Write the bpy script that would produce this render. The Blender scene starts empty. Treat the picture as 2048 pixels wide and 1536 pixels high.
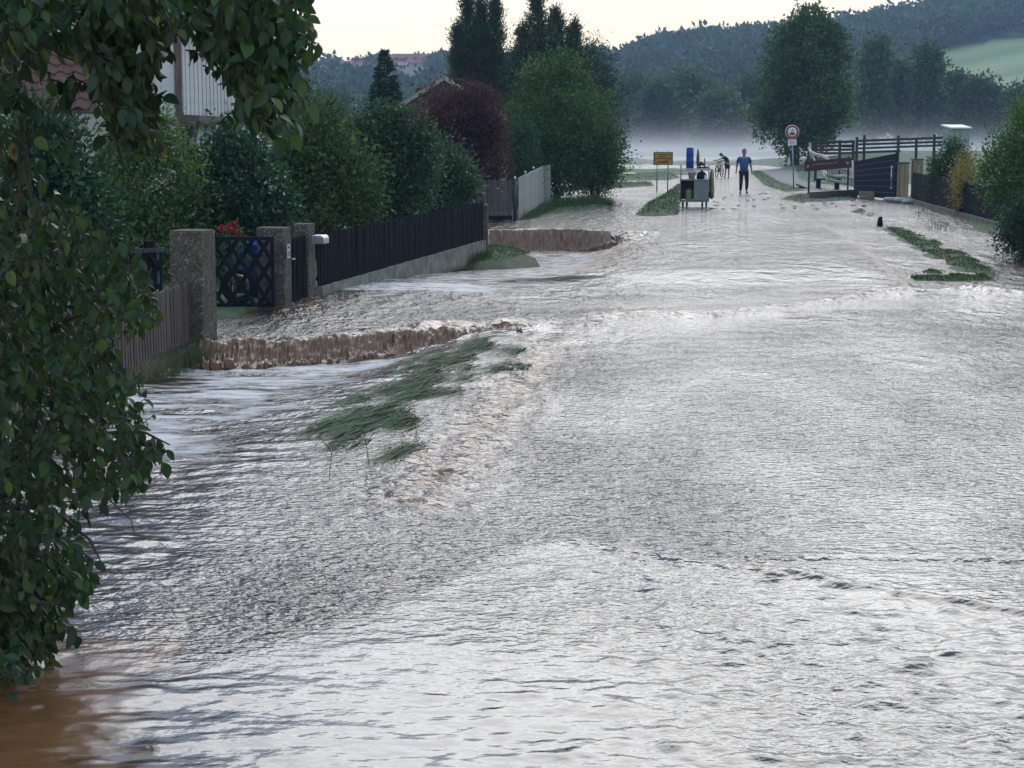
import bpy, bmesh, math, random
import numpy as np
from mathutils import Vector, Matrix

R = math.radians
rng = np.random.default_rng(7)
random.seed(7)
sc = bpy.context.scene
COL = sc.collection

# ------------------------------------------------------------------ camera
F_PX, CAM_H, HORIZON = 3600.0, 2.46, 262.0        # focal length in photo pixels, eye height, eye-level row
PITCH = math.atan((768 - HORIZON) / F_PX)
cam_data = bpy.data.cameras.new('camera')
cam_data.sensor_width = 36.0
cam_data.lens = F_PX / 2048 * 36.0
cam_data.clip_start = 0.1
cam_data.clip_end = 6000
cam = bpy.data.objects.new('camera', cam_data)
cam.location = (0, 0, CAM_H)
cam.rotation_euler = (R(90) - PITCH, 0, 0)
COL.objects.link(cam)
sc.camera = cam

# ------------------------------------------------------------------ sky and sun
SUN_EL, SUN_AZ = R(32), R(8)                      # hazy sun ahead and a little to the right (azimuth from +Y to +X)
world = bpy.data.worlds.new('World')
sc.world = world
world.use_nodes = True
nt = world.node_tree
nt.nodes.clear()
def wn(t, **kw):
    n = nt.nodes.new(t)
    for k, v in kw.items():
        setattr(n, k, v)
    return n
sky = wn('ShaderNodeTexSky', sky_type='NISHITA', sun_disc=False)
sky.sun_elevation = SUN_EL
sky.sun_rotation = SUN_AZ
sky.air_density = 1.5
sky.dust_density = 2.5
sky.ozone_density = 3.0
tc = wn('ShaderNodeTexCoord')
mp = wn('ShaderNodeMapping')
mp.inputs['Scale'].default_value = (1.6, 1.6, 7.0)
mp.inputs['Location'].default_value = (0.3, 0.1, 0.2)
nz = wn('ShaderNodeTexNoise')
nz.inputs['Scale'].default_value = 1.7
nz.inputs['Detail'].default_value = 6
nz.inputs['Roughness'].default_value = 0.55
ramp = wn('ShaderNodeValToRGB')
ramp.color_ramp.elements[0].position = 0.42
ramp.color_ramp.elements[0].color = (3.4, 5.7, 9.8, 1)     # grey-blue cloud
ramp.color_ramp.elements[1].position = 0.62
ramp.color_ramp.elements[1].color = (13.6, 17.0, 21.0, 1)      # bright thin cloud
# thin bright haze low over the horizon
sep = wn('ShaderNodeSeparateXYZ')
low = wn('ShaderNodeMapRange', interpolation_type='SMOOTHSTEP')
low.inputs['From Min'].default_value = 0.05
low.inputs['From Max'].default_value = 0.20
low.inputs['To Min'].default_value = 0.85
low.inputs['To Max'].default_value = 0.0
mixlow = wn('ShaderNodeMix', data_type='RGBA')
mixlow.inputs['B'].default_value = (17.0, 15.8, 12.6, 1)
mix = wn('ShaderNodeMix', data_type='RGBA')
mix.inputs['Factor'].default_value = 0.62
bg = wn('ShaderNodeBackground')
bg.inputs['Strength'].default_value = 0.085
out = wn('ShaderNodeOutputWorld')
L = nt.links.new
L(tc.outputs['Generated'], mp.inputs['Vector'])
L(mp.outputs['Vector'], nz.inputs['Vector'])
L(nz.outputs['Fac'], ramp.inputs['Fac'])
L(sky.outputs['Color'], mix.inputs['A'])
L(tc.outputs['Generated'], sep.inputs['Vector'])
L(sep.outputs['Z'], low.inputs['Value'])
L(low.outputs['Result'], mixlow.inputs['Factor'])
L(ramp.outputs['Color'], mixlow.inputs['A'])
L(mixlow.outputs['Result'], mix.inputs['B'])
L(mix.outputs['Result'], bg.inputs['Color'])
L(bg.outputs['Background'], out.inputs['Surface'])

sun_data = bpy.data.lights.new('sun', 'SUN')
sun_data.energy = 0.9
sun_data.angle = R(42)
sun_data.color = (1.0, 0.98, 0.95)
sun = bpy.data.objects.new('sun', sun_data)
d_sun = Vector((math.sin(SUN_AZ) * math.cos(SUN_EL), math.cos(SUN_AZ) * math.cos(SUN_EL), math.sin(SUN_EL)))
sun.rotation_euler = d_sun.to_track_quat('Z', 'Y').to_euler()
sun.location = (0, 0, 60)
COL.objects.link(sun)

sc.view_settings.view_transform = 'Standard'
sc.view_settings.look = 'None'
sc.view_settings.exposure = 0.25
sc.view_settings.gamma = 1.0
sc.view_settings.use_curve_mapping = False
sc.render.engine = 'CYCLES'
sc.cycles.use_denoising = True
sc.cycles.max_bounces = 6
sc.cycles.diffuse_bounces = 2
sc.cycles.glossy_bounces = 3
sc.cycles.transmission_bounces = 3
sc.cycles.volume_bounces = 0
sc.cycles.transparent_max_bounces = 8
sc.cycles.volume_step_rate = 2.0
sc.cycles.volume_max_steps = 128

# ------------------------------------------------------------------ placing helpers
CP, SP = math.cos(PITCH), math.sin(PITCH)
def ray(x, y):
    cx, cy = (x - 1024) / F_PX, (768 - y) / F_PX
    return np.array([cx, CP + SP * cy, -SP + CP * cy])
def PX(x, y, z=0.0):
    """where the sight line through a photo point meets the level z"""
    d = ray(x, y)
    t = (z - CAM_H) / d[2]
    return np.array([d[0] * t, d[1] * t, z])
def AT(x, y, Y):
    """the point at distance Y on the sight line through a photo point"""
    d = ray(x, y)
    t = Y / d[1]
    return np.array([d[0] * t, Y, CAM_H + d[2] * t])
def SC(Y):
    return F_PX / Y                                 # photo pixels per metre at distance Y

def sstep(a, b, x):
    t = np.clip((x - a) / (b - a), 0, 1)
    return t * t * (3 - 2 * t)
def _hash(ix, iy, seed):
    h = (ix.astype(np.int64) * 374761393 + iy.astype(np.int64) * 668265263 + seed * 1442695041) & 0xFFFFFFFF
    h = ((h ^ (h >> 13)) * 1274126177) & 0xFFFFFFFF
    h = (h ^ (h >> 16)) & 0xFFFFFFFF
    return h.astype(np.float64) / 4294967295.0 * 2 * math.pi
def pn(x, y, seed=0):
    x = np.asarray(x, float); y = np.asarray(y, float)
    ix, iy = np.floor(x), np.floor(y)
    fx, fy = x - ix, y - iy
    u, v = fx * fx * fx * (fx * (fx * 6 - 15) + 10), fy * fy * fy * (fy * (fy * 6 - 15) + 10)
    def g(dx, dy):
        a = _hash(ix + dx, iy + dy, seed)
        return np.cos(a) * (fx - dx) + np.sin(a) * (fy - dy)
    n0 = g(0, 0) * (1 - u) + g(1, 0) * u
    n1 = g(0, 1) * (1 - u) + g(1, 1) * u
    return (n0 * (1 - v) + n1 * v) * 1.5
def fbm(x, y, seed=0, o=3):
    r, a, s = 0, 1.0, 1.0
    for k in range(o):
        r = r + a * pn(x * s, y * s, seed + k * 17)
        a *= 0.5; s *= 2.03
    return r
def inpoly(px, py, poly):
    poly = np.asarray(poly)[:, :2]
    inside = np.zeros(np.shape(px), bool)
    j = len(poly) - 1
    for i in range(len(poly)):
        xi, yi = poly[i]; xj, yj = poly[j]
        c = ((yi > py) != (yj > py)) & (px < (xj - xi) * (py - yi) / (yj - yi + 1e-12) + xi)
        inside ^= c
        j = i
    return inside
def polydist(px, py, pts):
    """distance to an open polyline and the side (left +, right -)"""
    best = np.full(np.shape(px), 1e9)
    pts = np.asarray(pts)[:, :2]
    for a, b in zip(pts[:-1], pts[1:]):
        ab = b - a
        t = np.clip(((px - a[0]) * ab[0] + (py - a[1]) * ab[1]) / (ab @ ab + 1e-12), 0, 1)
        d = np.hypot(px - a[0] - t * ab[0], py - a[1] - t * ab[1])
        best = np.minimum(best, d)
    return best
def polysoft(px, py, poly, w):
    """1 inside a closed outline, falling to 0 over w metres outside"""
    ins = inpoly(px, py, poly)
    d = polydist(px, py, list(poly) + [poly[0]])
    return np.where(ins, 1.0, 1 - sstep(0, w, d)), np.where(ins, d, -d)

# ------------------------------------------------------------------ object helpers
def tag(o, label=None, cat=None, group=None, kind=None):
    if label: o['label'] = label
    if cat: o['category'] = cat
    if group: o['group'] = group
    if kind: o['kind'] = kind
    return o
def empty(name, loc=(0, 0, 0), rz=0.0):
    o = bpy.data.objects.new(name, None)
    o.empty_display_size = 0.2
    COL.objects.link(o)
    o.location = loc
    o.rotation_euler = (0, 0, rz)
    return o
def link(name, me, parent=None, loc=None, rot=None, scale=None):
    o = bpy.data.objects.new(name, me)
    COL.objects.link(o)
    if parent is not None: o.parent = parent
    if loc is not None: o.location = loc
    if rot is not None: o.rotation_euler = rot
    if scale is not None: o.scale = scale if hasattr(scale, '__len__') else (scale,) * 3
    return o
def mesh_np(name, V, Fq, mat=None, smooth=False, attrs=None, cols=None):
    """mesh from arrays; every face has the same corner count"""
    V = np.ascontiguousarray(V, np.float32); Fq = np.ascontiguousarray(Fq, np.int32)
    me = bpy.data.meshes.new(name)
    n, k = Fq.shape
    me.vertices.add(len(V)); me.vertices.foreach_set('co', V.ravel())
    me.loops.add(n * k); me.loops.foreach_set('vertex_index', Fq.ravel())
    me.polygons.add(n)
    me.polygons.foreach_set('loop_start', np.arange(0, n * k, k, dtype=np.int32))
    me.polygons.foreach_set('loop_total', np.full(n, k, np.int32))
    if smooth: me.polygons.foreach_set('use_smooth', np.ones(n, bool))
    me.update(calc_edges=True)
    for an, av in (attrs or {}).items():
        a = me.attributes.new(an, 'FLOAT', 'POINT'); a.data.foreach_set('value', np.ascontiguousarray(av, np.float32).ravel())
    for an, av in (cols or {}).items():
        av = np.asarray(av, np.float32)
        if av.shape[1] == 3: av = np.concatenate([av, np.ones((len(av), 1), np.float32)], 1)
        a = me.attributes.new(an, 'FLOAT_COLOR', 'POINT'); a.data.foreach_set('color', np.ascontiguousarray(av).ravel())
    if mat: me.materials.append(mat)
    return me

class MB:
    """collects boxes, bars, tubes, prisms into ONE mesh"""
    def __init__(self): self.v, self.f, self.s = [], [], []
    def add(self, V, Fs, smooth=False):
        b = len(self.v)
        self.v += [tuple(map(float, p)) for p in V]
        self.f += [tuple(int(i) + b for i in f) for f in Fs]
        self.s += [smooth] * len(Fs)
        return self
    def box(self, c, size, rot=None, taper=(1, 1), bev=0.0):
        sx, sy, sz = [s / 2 for s in size]
        V = []
        for z in (-1, 1):
            t = taper if z > 0 else (1, 1)
            if bev:
                bx, by = sx * t[0], sy * t[1]
                V += [(-bx + bev, -by, z * sz), (bx - bev, -by, z * sz), (bx, -by + bev, z * sz), (bx, by - bev, z * sz),
                      (bx - bev, by, z * sz), (-bx + bev, by, z * sz), (-bx, by - bev, z * sz), (-bx, -by + bev, z * sz)]
            else:
                V += [(-sx * t[0], -sy * t[1], z * sz), (sx * t[0], -sy * t[1], z * sz), (sx * t[0], sy * t[1], z * sz), (-sx * t[0], sy * t[1], z * sz)]
        n = len(V) // 2
        Fs = [tuple(range(n - 1, -1, -1)), tuple(range(n, 2 * n))] + [(i, (i + 1) % n, n + (i + 1) % n, n + i) for i in range(n)]
        M = rot if rot is not None else Matrix.Identity(3)
        if not isinstance(M, Matrix): M = Matrix.Rotation(M, 3, 'Z')
        c = Vector([float(q) for q in c])
        return self.add([M @ Vector(p) + c for p in V], Fs)
    def bar(self, a, b, w, h, up=(0, 0, 1)):
        a, b = Vector([float(q) for q in a]), Vector([float(q) for q in b])
        d = (b - a); l = d.length; d.normalize()
        u = Vector(up)
        s = d.cross(u)
        if s.length < 1e-4: s = d.cross(Vector((1, 0, 0)))
        s.normalize(); u = s.cross(d)
        M = Matrix((s, d, u)).transposed()
        return self.box((a + b) / 2, (w, l, h), M)
    def tube(self, pts, rad, seg=8, cap=True):
        pts = [Vector([float(q) for q in p]) for p in pts]
        if not hasattr(rad, '__len__'): rad = [rad] * len(pts)
        V, Fs = [], []
        ref = Vector((0.3, 0.1, 1)).normalized()
        for i, p in enumerate(pts):
            d = (pts[min(i + 1, len(pts) - 1)] - pts[max(i - 1, 0)])
            if d.length < 1e-9: d = Vector((0, 0, 1))
            d.normalize()
            s = d.cross(ref)
            if s.length < 0.05: s = d.cross(Vector((1, 0, 0)))
            s.normalize(); t = s.cross(d)
            for k in range(seg):
                a = 2 * math.pi * k / seg
                V.append(p + (s * math.cos(a) + t * math.sin(a)) * rad[i])
        for i in range(len(pts) - 1):
            for k in range(seg):
                Fs.append((i * seg + k, i * seg + (k + 1) % seg, (i + 1) * seg + (k + 1) % seg, (i + 1) * seg + k))
        if cap:
            Fs.append(tuple(range(seg - 1, -1, -1)))
            m = (len(pts) - 1) * seg
            Fs.append(tuple(range(m, m + seg)))
        return self.add(V, Fs, True)
    def ring(self, c, axis, r0, r1, h, seg=24):
        """flat ring of inner radius r0, outer r1, thickness h about the axis"""
        ax = Vector(axis).normalized()
        s = ax.cross(Vector((0, 0, 1)))
        if s.length < 1e-3: s = ax.cross(Vector((1, 0, 0)))
        s.normalize(); t = ax.cross(s); c = Vector([float(q) for q in c])
        V, Fs = [], []
        for k in range(seg):
            a = 2 * math.pi * k / seg
            d = s * math.cos(a) + t * math.sin(a)
            V += [c + d * r0 - ax * h / 2, c + d * r1 - ax * h / 2, c + d * r1 + ax * h / 2, c + d * r0 + ax * h / 2]
        for k in range(seg):
            a, b = k * 4, ((k + 1) % seg) * 4
            for j in range(4):
                Fs.append((a + j, a + (j + 1) % 4, b + (j + 1) % 4, b + j))
        return self.add(V, Fs)
    def disc(self, c, axis, r, h, seg=24):
        ax = Vector(axis).normalized()
        c = Vector([float(q) for q in c])
        return self.tube([c - ax * h / 2, c + ax * h / 2], r, seg)
    def prism(self, poly, d, o=(0, 0, 0), ux=(1, 0, 0), uy=(0, 0, 1)):
        """2D outline (in ux, uy from o) pushed out by thickness d along ux x uy"""
        ux, uy, o = Vector(ux), Vector(uy), Vector([float(q) for q in o])
        n = ux.cross(uy).normalized()
        V = [o + ux * p[0] + uy * p[1] - n * d / 2 for p in poly] + [o + ux * p[0] + uy * p[1] + n * d / 2 for p in poly]
        k = len(poly)
        Fs = [tuple(range(k - 1, -1, -1)), tuple(range(k, 2 * k))] + [(i, (i + 1) % k, k + (i + 1) % k, k + i) for i in range(k)]
        return self.add(V, Fs)
    def lathe(self, prof, c=(0, 0, 0), seg=16):
        V, Fs = [], []
        for r, z in prof:
            for k in range(seg):
                a = 2 * math.pi * k / seg
                V.append((c[0] + r * math.cos(a), c[1] + r * math.sin(a), c[2] + z))
        for i in range(len(prof) - 1):
            for k in range(seg):
                Fs.append((i * seg + k, i * seg + (k + 1) % seg, (i + 1) * seg + (k + 1) % seg, (i + 1) * seg + k))
        Fs.append(tuple(range(seg - 1, -1, -1)))
        m = (len(prof) - 1) * seg
        Fs.append(tuple(range(m, m + seg)))
        return self.add(V, Fs, True)
    def mesh(self, name, mat):
        me = bpy.data.meshes.new(name)
        me.from_pydata(self.v, [], self.f)
        me.polygons.foreach_set('use_smooth', np.array(self.s, bool))
        me.update()
        if mat: me.materials.append(mat)
        return me
    def build(self, name, mat, parent=None, loc=None, rot=None):
        return link(name, self.mesh(name, mat), parent, loc, rot)

# ------------------------------------------------------------------ materials
def new_mat(name):
    m = bpy.data.materials.new(name)
    m.use_nodes = True
    n = m.node_tree.nodes; n.clear()
    o = n.new('ShaderNodeOutputMaterial'); p = n.new('ShaderNodeBsdfPrincipled')
    m.node_tree.links.new(p.outputs['BSDF'], o.inputs['Surface'])
    return m, n, m.node_tree.links.new, p, o
def mat_plain(name, col, rough=0.7, var=0.25, scale=6.0, bump=0.0, metal=0.0, stretch=(1, 1, 1), spec=0.4):
    """base colour with noise wear and fine relief"""
    m, n, l, p, o = new_mat(name)
    t = n.new('ShaderNodeTexCoord'); mp = n.new('ShaderNodeMapping'); mp.inputs['Scale'].default_value = stretch
    a = n.new('ShaderNodeTexNoise'); a.inputs['Scale'].default_value = scale; a.inputs['Detail'].default_value = 6
    r = n.new('ShaderNodeValToRGB')
    c = np.array(col)
    r.color_ramp.elements[0].position = 0.3; r.color_ramp.elements[1].position = 0.7
    r.color_ramp.elements[0].color = (*np.clip(c * (1 - var), 0, 1), 1)
    r.color_ramp.elements[1].color = (*np.clip(c * (1 + var), 0, 1), 1)
    oi = n.new('ShaderNodeObjectInfo')
    mr = n.new('ShaderNodeMapRange'); mr.inputs['To Min'].default_value = 1 - var * 0.5; mr.inputs['To Max'].default_value = 1 + var * 0.5
    mm = n.new('ShaderNodeMix'); mm.data_type = 'RGBA'; mm.blend_type = 'MULTIPLY'; mm.inputs['Factor'].default_value = 1.0
    l(t.outputs['Object'], mp.inputs['Vector']); l(mp.outputs['Vector'], a.inputs['Vector']); l(a.outputs['Fac'], r.inputs['Fac'])
    l(oi.outputs['Random'], mr.inputs['Value'])
    l(r.outputs['Color'], mm.inputs['A']); l(mr.outputs['Result'], mm.inputs['B'])
    l(mm.outputs['Result'], p.inputs['Base Color'])
    p.inputs['Roughness'].default_value = rough
    p.inputs['Metallic'].default_value = metal
    p.inputs['Specular IOR Level'].default_value = spec
    if bump:
        b = n.new('ShaderNodeBump'); b.inputs['Strength'].default_value = 0.6; b.inputs['Distance'].default_value = bump
        l(a.outputs['Fac'], b.inputs['Height']); l(b.outputs['Normal'], p.inputs['Normal'])
    return m
def mat_leaf(name, rough=0.45, trans=0.35, spec=0.5, gain=1.0):
    """leaf colour comes from the leaf's own tint; light also passes through the blade"""
    m, n, l, p, o = new_mat(name)
    a = n.new('ShaderNodeAttribute'); a.attribute_name = 'tint'
    oi = n.new('ShaderNodeObjectInfo')
    mr = n.new('ShaderNodeMapRange'); mr.inputs['To Min'].default_value = 0.85 * gain; mr.inputs['To Max'].default_value = 1.15 * gain
    l(oi.outputs['Random'], mr.inputs['Value'])
    mm = n.new('ShaderNodeMix'); mm.data_type = 'RGBA'; mm.blend_type = 'MULTIPLY'; mm.inputs['Factor'].default_value = 1.0
    l(a.outputs['Color'], mm.inputs['A']); l(mr.outputs['Result'], mm.inputs['B'])
    l(mm.outputs['Result'], p.inputs['Base Color'])
    p.inputs['Roughness'].default_value = rough
    p.inputs['Specular IOR Level'].default_value = spec
    tr = n.new('ShaderNodeBsdfTranslucent')
    hs = n.new('ShaderNodeMix'); hs.data_type = 'RGBA'; hs.blend_type = 'MULTIPLY'; hs.inputs['Factor'].default_value = 1.0
    hs.inputs['B'].default_value = (1.25, 1.35, 0.6, 1)
    l(mm.outputs['Result'], hs.inputs['A']); l(hs.outputs['Result'], tr.inputs['Color'])
    ms = n.new('ShaderNodeMixShader'); ms.inputs['Fac'].default_value = trans
    l(p.outputs['BSDF'], ms.inputs[1]); l(tr.outputs['BSDF'], ms.inputs[2]); l(ms.outputs['Shader'], o.inputs['Surface'])
    return m

M_BARK = mat_plain('bark', (0.05, 0.038, 0.028), 0.85, 0.35, 14, 0.01, stretch=(1, 1, 0.3))
M_LEAF = mat_leaf('leaf_matte', 0.55, 0.34, 0.25, 1.7)
M_GLOSSLEAF = mat_leaf('leaf_glossy', 0.38, 0.30, 0.30, 1.75)
M_NEEDLE = mat_leaf('needle', 0.6, 0.18, 0.2, 1.7)
M_GRASS = mat_leaf('grass_blade', 0.6, 0.25, 0.15)
# ================================================================== layout lines (road, ditch, fences), in metres
def W2(pts, z=0.0): return np.array([PX(x, y, z)[:2] for x, y in pts])
VERGE = W2([(1010, 668), (900, 715), (800, 770), (690, 850), (560, 960), (430, 1060), (290, 1190), (190, 1330), (90, 1536)], -0.1)
LIP1 = W2([(395, 690), (500, 688), (600, 684), (700, 676), (800, 668), (900, 662), (985, 656), (1060, 655)])
LIP2 = W2([(978, 463), (1050, 461), (1120, 460), (1180, 462), (1222, 464)])
EDGE2 = W2([(1222, 463), (1195, 490), (1160, 525), (1090, 556), (960, 575)], -0.1)         # road side of the upper ditch
JUMP1 = W2([(1180, 638), (1300, 632), (1430, 632), (1540, 618), (1640, 603), (1730, 586), (1815, 571), (1900, 574), (2060, 592), (2300, 600)])
WEIR = W2([(1640, 447), (1690, 475), (1745, 512), (1790, 550), (1817, 571)])
JUMP2 = W2([(-300, 1480), (200, 1400), (500, 1310), (800, 1200), (1000, 1115), (1130, 1085), (1250, 1105), (1360, 1128), (1480, 1140), (1600, 1155), (1800, 1195), (2060, 1232), (2300, 1260)])
CRACK = W2([(1500, 1134), (1600, 1127), (1720, 1122), (1850, 1122), (2060, 1124), (2300, 1126)])
FENCE = np.array([(-4.75, 11.0), (-4.28, 15.5), (-3.70, 21.0), (-3.75, 22.0), (-3.0, 26.7), (-0.55, 37.0), (-1.6, 44.0), (-1.6, 49.5), (0.2, 50.2), (1.3, 60.0), (2.5, 75.0)])
def fence_x(y): return np.interp(y, FENCE[:, 1], FENCE[:, 0])
def verge_x(y):
    o = np.argsort(VERGE[:, 1]); return np.interp(y, VERGE[o, 1], VERGE[o, 0])
def lip1_y(x): return np.interp(x, LIP1[:, 0], LIP1[:, 1])
def lip2_y(x): return np.interp(x, LIP2[:, 0], LIP2[:, 1])
def edge2_x(y):
    o = np.argsort(EDGE2[:, 1]); return np.interp(y, EDGE2[o, 1], EDGE2[o, 0])
def weir_x(y):
    o = np.argsort(WEIR[:, 1]); return np.interp(y, WEIR[o, 1], WEIR[o, 0])
def jump_y(x, J): return np.interp(x, J[:, 0], J[:, 1])

# grassy ground standing out of the flood: (outline, height of its top)
ISLANDS = [
    (W2([(905, 528), (938, 503), (985, 494), (1030, 500), (1062, 511), (1010, 522), (950, 529)], -0.18), -0.13),
    (W2([(1270, 431), (1292, 408), (1330, 388), (1356, 368), (1364, 372), (1362, 400), (1357, 430), (1310, 433)]), 0.10),
    (W2([(1228, 351), (1345, 346), (1362, 356), (1330, 361), (1216, 361)]), 0.10),
    (W2([(1205, 367), (1300, 364), (1310, 372), (1210, 378)]), 0.08),
    (W2([(1500, 344), (1522, 343), (1560, 366), (1612, 382), (1570, 384), (1530, 372)]), 0.10),
    (W2([(1560, 398), (1590, 391), (1640, 390), (1710, 391), (1712, 399), (1650, 404), (1590, 404)]), 0.10),
    (W2([(1592, 344), (1640, 337), (1700, 345), (1705, 372), (1650, 369), (1600, 362)]), 0.18),
    (W2([(1720, 418), (1760, 430), (1740, 434), (1700, 424)]), 0.06),
    (W2([(1770, 452), (1805, 455), (1870, 478), (1935, 505), (1998, 545), (1965, 552), (1905, 527), (1850, 500), (1800, 472)]), -0.02),
    (W2([(1808, 540), (1860, 534), (1960, 546), (1990, 553), (1900, 556), (1830, 553)]), -0.045),
    (W2([(1085, 428), (1100, 408), (1180, 400), (1235, 404), (1215, 415), (1120, 428)]), 0.12),
    (W2([(1800, 404), (1850, 410), (1900, 428), (1960, 452), (2100, 490), (2300, 500), (2300, 400), (1830, 385)]), 0.20),
]
FAR_STRIPS = [((100, 116), 0.05, -20, 11.5), ((133, 150), 0.10, -60, 60), ((178, 240), 0.12, -120, 160)]

def bank(x, y):
    """rising meadow on the right behind the paddock"""
    return 1.15 * sstep(19.5, 26.0, x + 0.08 * (y - 92)) * sstep(80, 93, y) * (1 - sstep(112, 150, y))
RIDGE_PX = np.array([(-600, 165), (620, 156), (900, 152), (1150, 155), (1250, 152), (1330, 128), (1500, 112), (1700, 90), (1850, 62), (2048, 40), (2600, -20)], float)
def hills(x, y):
    t = x / np.maximum(y, 1.0) * F_PX + 1024
    yr = 700.0
    rz = (HORIZON - np.interp(t, RIDGE_PX[:, 0], RIDGE_PX[:, 1])) / F_PX * yr + CAM_H
    s = np.clip((y - 330) / (yr - 330), 0, 1)
    z = rz * (0.35 * s + 0.65 * s * s * (3 - 2 * s))
    return np.where(y > yr, rz * np.clip(1 - (y - yr) / 900 * 0.6, 0.2, 1), z) + 1.2 * fbm(x / 60, y / 60, 5, 2) * s

def ground_z(x, y):
    x = np.asarray(x, float); y = np.asarray(y, float)
    z = np.full(np.broadcast(x, y).shape, -0.75)
    # shallow road bed
    z = np.where((x > verge_x(y) + 0.3) & (y < 45), -0.14, z)
    z = np.where((y >= 45), -0.10, z)
    z = np.where((x < edge2_x(y) + 1.6) & (y > 27.0) & (y < lip2_y(x) + 0.1), -0.8, z)
    # gardens behind the left fences
    g = sstep(-0.35, 0.05, fence_x(y) - x - 0.25)
    g = g * (1 - sstep(76, 84, y)) * sstep(3.0, 7.5, y)
    z = z * (1 - g) + g * 0.06
    # bank where the fruit tree stands
    b = 1 - sstep(0.2, 1.0, np.hypot((x + 3.1) / 1.15, (y - 8.9) / 1.0))
    z = np.maximum(z, -0.75 + 0.95 * b)
    for poly, h in ISLANDS:
        m, d = polysoft(x, y, poly, 0.35)
        if h > 0:
            z = np.maximum(z, np.where(m > 0, -0.10 * (1 - m) + m * np.minimum(h, 0.02 + 0.25 * np.maximum(d, 0)) - 0.02 - 0.09 * np.maximum(0, fbm(x / 0.55, y / 1.1, 77, 2) + (0.08 if h < 0.08 else -0.02)) * (h < 0.19), -9))
        else:
            z = np.maximum(z, np.where(m > 0, -0.6 * (1 - m) + m * (h + 0.06 * np.clip(d, 0, 1) - (0.16 * np.maximum(0, fbm(x / 0.7, y / 1.3, 78, 3) + 0.05) if h > -0.1 else 0)), -9))
    for (y0, y1), h, x0, x1 in FAR_STRIPS:
        m = sstep(y0 - 3, y0 + 2, y) * (1 - sstep(y1 - 2, y1 + 3, y)) * sstep(x0 - 2, x0 + 2, x) * (1 - sstep(x1 - 2, x1 + 2, x))
        z = np.where(m > 0.01, np.maximum(z, -0.10 + m * (0.10 + h + 0.25 * fbm(x / 6, y / 14, 3, 2))), z)
    # path beside the signs, right gardens, paddock bank
    pm, _ = polysoft(x, y, W2([(1522, 342), (1585, 335), (1592, 352), (1600, 366), (1640, 376), (1630, 382), (1605, 381), (1560, 365)]), 0.5)
    z = np.where(pm > 0.01, np.maximum(z, -0.1 + 0.14 * pm), z)
    rg = sstep(0, 1.2, x - np.interp(y, [30, 37, 48, 63, 66, 95], [10.8, 10.6, 12.9, 14.3, 15.3, 19.5])) * sstep(28, 34, y) * (1 - sstep(115, 140, y))
    z = np.where(rg > 0.01, np.maximum(z, -0.1 + 0.2 * rg), z)
    z = z + bank(x, y)
    z = np.where(y > 250, np.maximum(z, -0.1 + 0.25 * sstep(255, 275, y)), z)
    z = np.where(y > 330, z + hills(x, y), z)
    return z

# ------------------------------------------------------------------ ground sheet
ys = np.concatenate([np.arange(-8, 60, 0.3), np.arange(60, 112, 0.45), 112 + np.cumsum(np.linspace(0.6, 14, 122))])
cs = np.linspace(-34, 46, 270)
gs = np.where(ys < 112, 1.0, 1 + (ys - 112) / 75.0)
GX = cs[None, :] * gs[:, None]; GY = np.repeat(ys[:, None], len(cs), 1)
GZ_ = ground_z(GX, GY)
nr, nc = GX.shape
idx = np.arange(nr * nc).reshape(nr, nc)
Fq = np.stack([idx[:-1, :-1], idx[:-1, 1:], idx[1:, 1:], idx[1:, :-1]], -1).reshape(-1, 4)
V = np.stack([GX, GY, GZ_], -1).reshape(-1, 3)
grass_c, mud_c, gravel_c = np.array([0.055, 0.095, 0.028]), np.array([0.13, 0.085, 0.055]), np.array([0.24, 0.20, 0.18])
cov = (GZ_ > -0.06).astype(float)
col = mud_c[None, None] * (1 - cov[..., None]) + grass_c[None, None] * cov[..., None]
pm, _ = polysoft(GX, GY, W2([(1522, 342), (1585, 335), (1592, 352), (1600, 366), (1640, 376), (1630, 382), (1605, 381), (1560, 365)]), 0.4)
col = col * (1 - pm[..., None]) + gravel_c * pm[..., None]
# hill fields: strips of mown and standing meadow
ypix = HORIZON - (GZ_ - CAM_H) / np.maximum(GY, 1) * F_PX
xpix = GX / np.maximum(GY, 1) * F_PX + 1024
def meadow(xp, yp):
    top = np.interp(xp, [1770, 1850, 1930, 2000, 2100, 2400], [140, 108, 92, 84, 76, 40])
    bot = np.interp(xp, [1770, 1900, 2048, 2400], [152, 200, 215, 230])
    return (xp > 1775) & (yp > top) & (yp < bot)
md = meadow(xpix, ypix) & (GY > 335)
stripe = 0.5 + 0.5 * np.sin(ypix / 6.5 + xpix * 0.035 + 1.2 * fbm(GX / 40, GY / 40, 9, 2))
mcol = np.array([0.10, 0.17, 0.05]) * (1 - stripe[..., None]) + np.array([0.22, 0.30, 0.10]) * stripe[..., None]
col = np.where(md[..., None], mcol, col)
hillcol = np.array([0.045, 0.07, 0.03])
col = np.where(((GY > 335) & ~md)[..., None], hillcol, col)
cov = np.where(polysoft(GX, GY, ISLANDS[0][0], 0.2)[0] > 0.5, 1.0, cov)
col = np.where((polysoft(GX, GY, ISLANDS[0][0], 0.2)[0] > 0.5)[..., None], grass_c, col)
far_f = (GY > 85) & (GY < 335)
col = np.where(far_f[..., None] & (cov[..., None] > 0), np.array([0.08, 0.13, 0.05]) * (1 - pm[..., None]) + gravel_c * pm[..., None], col)

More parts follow.
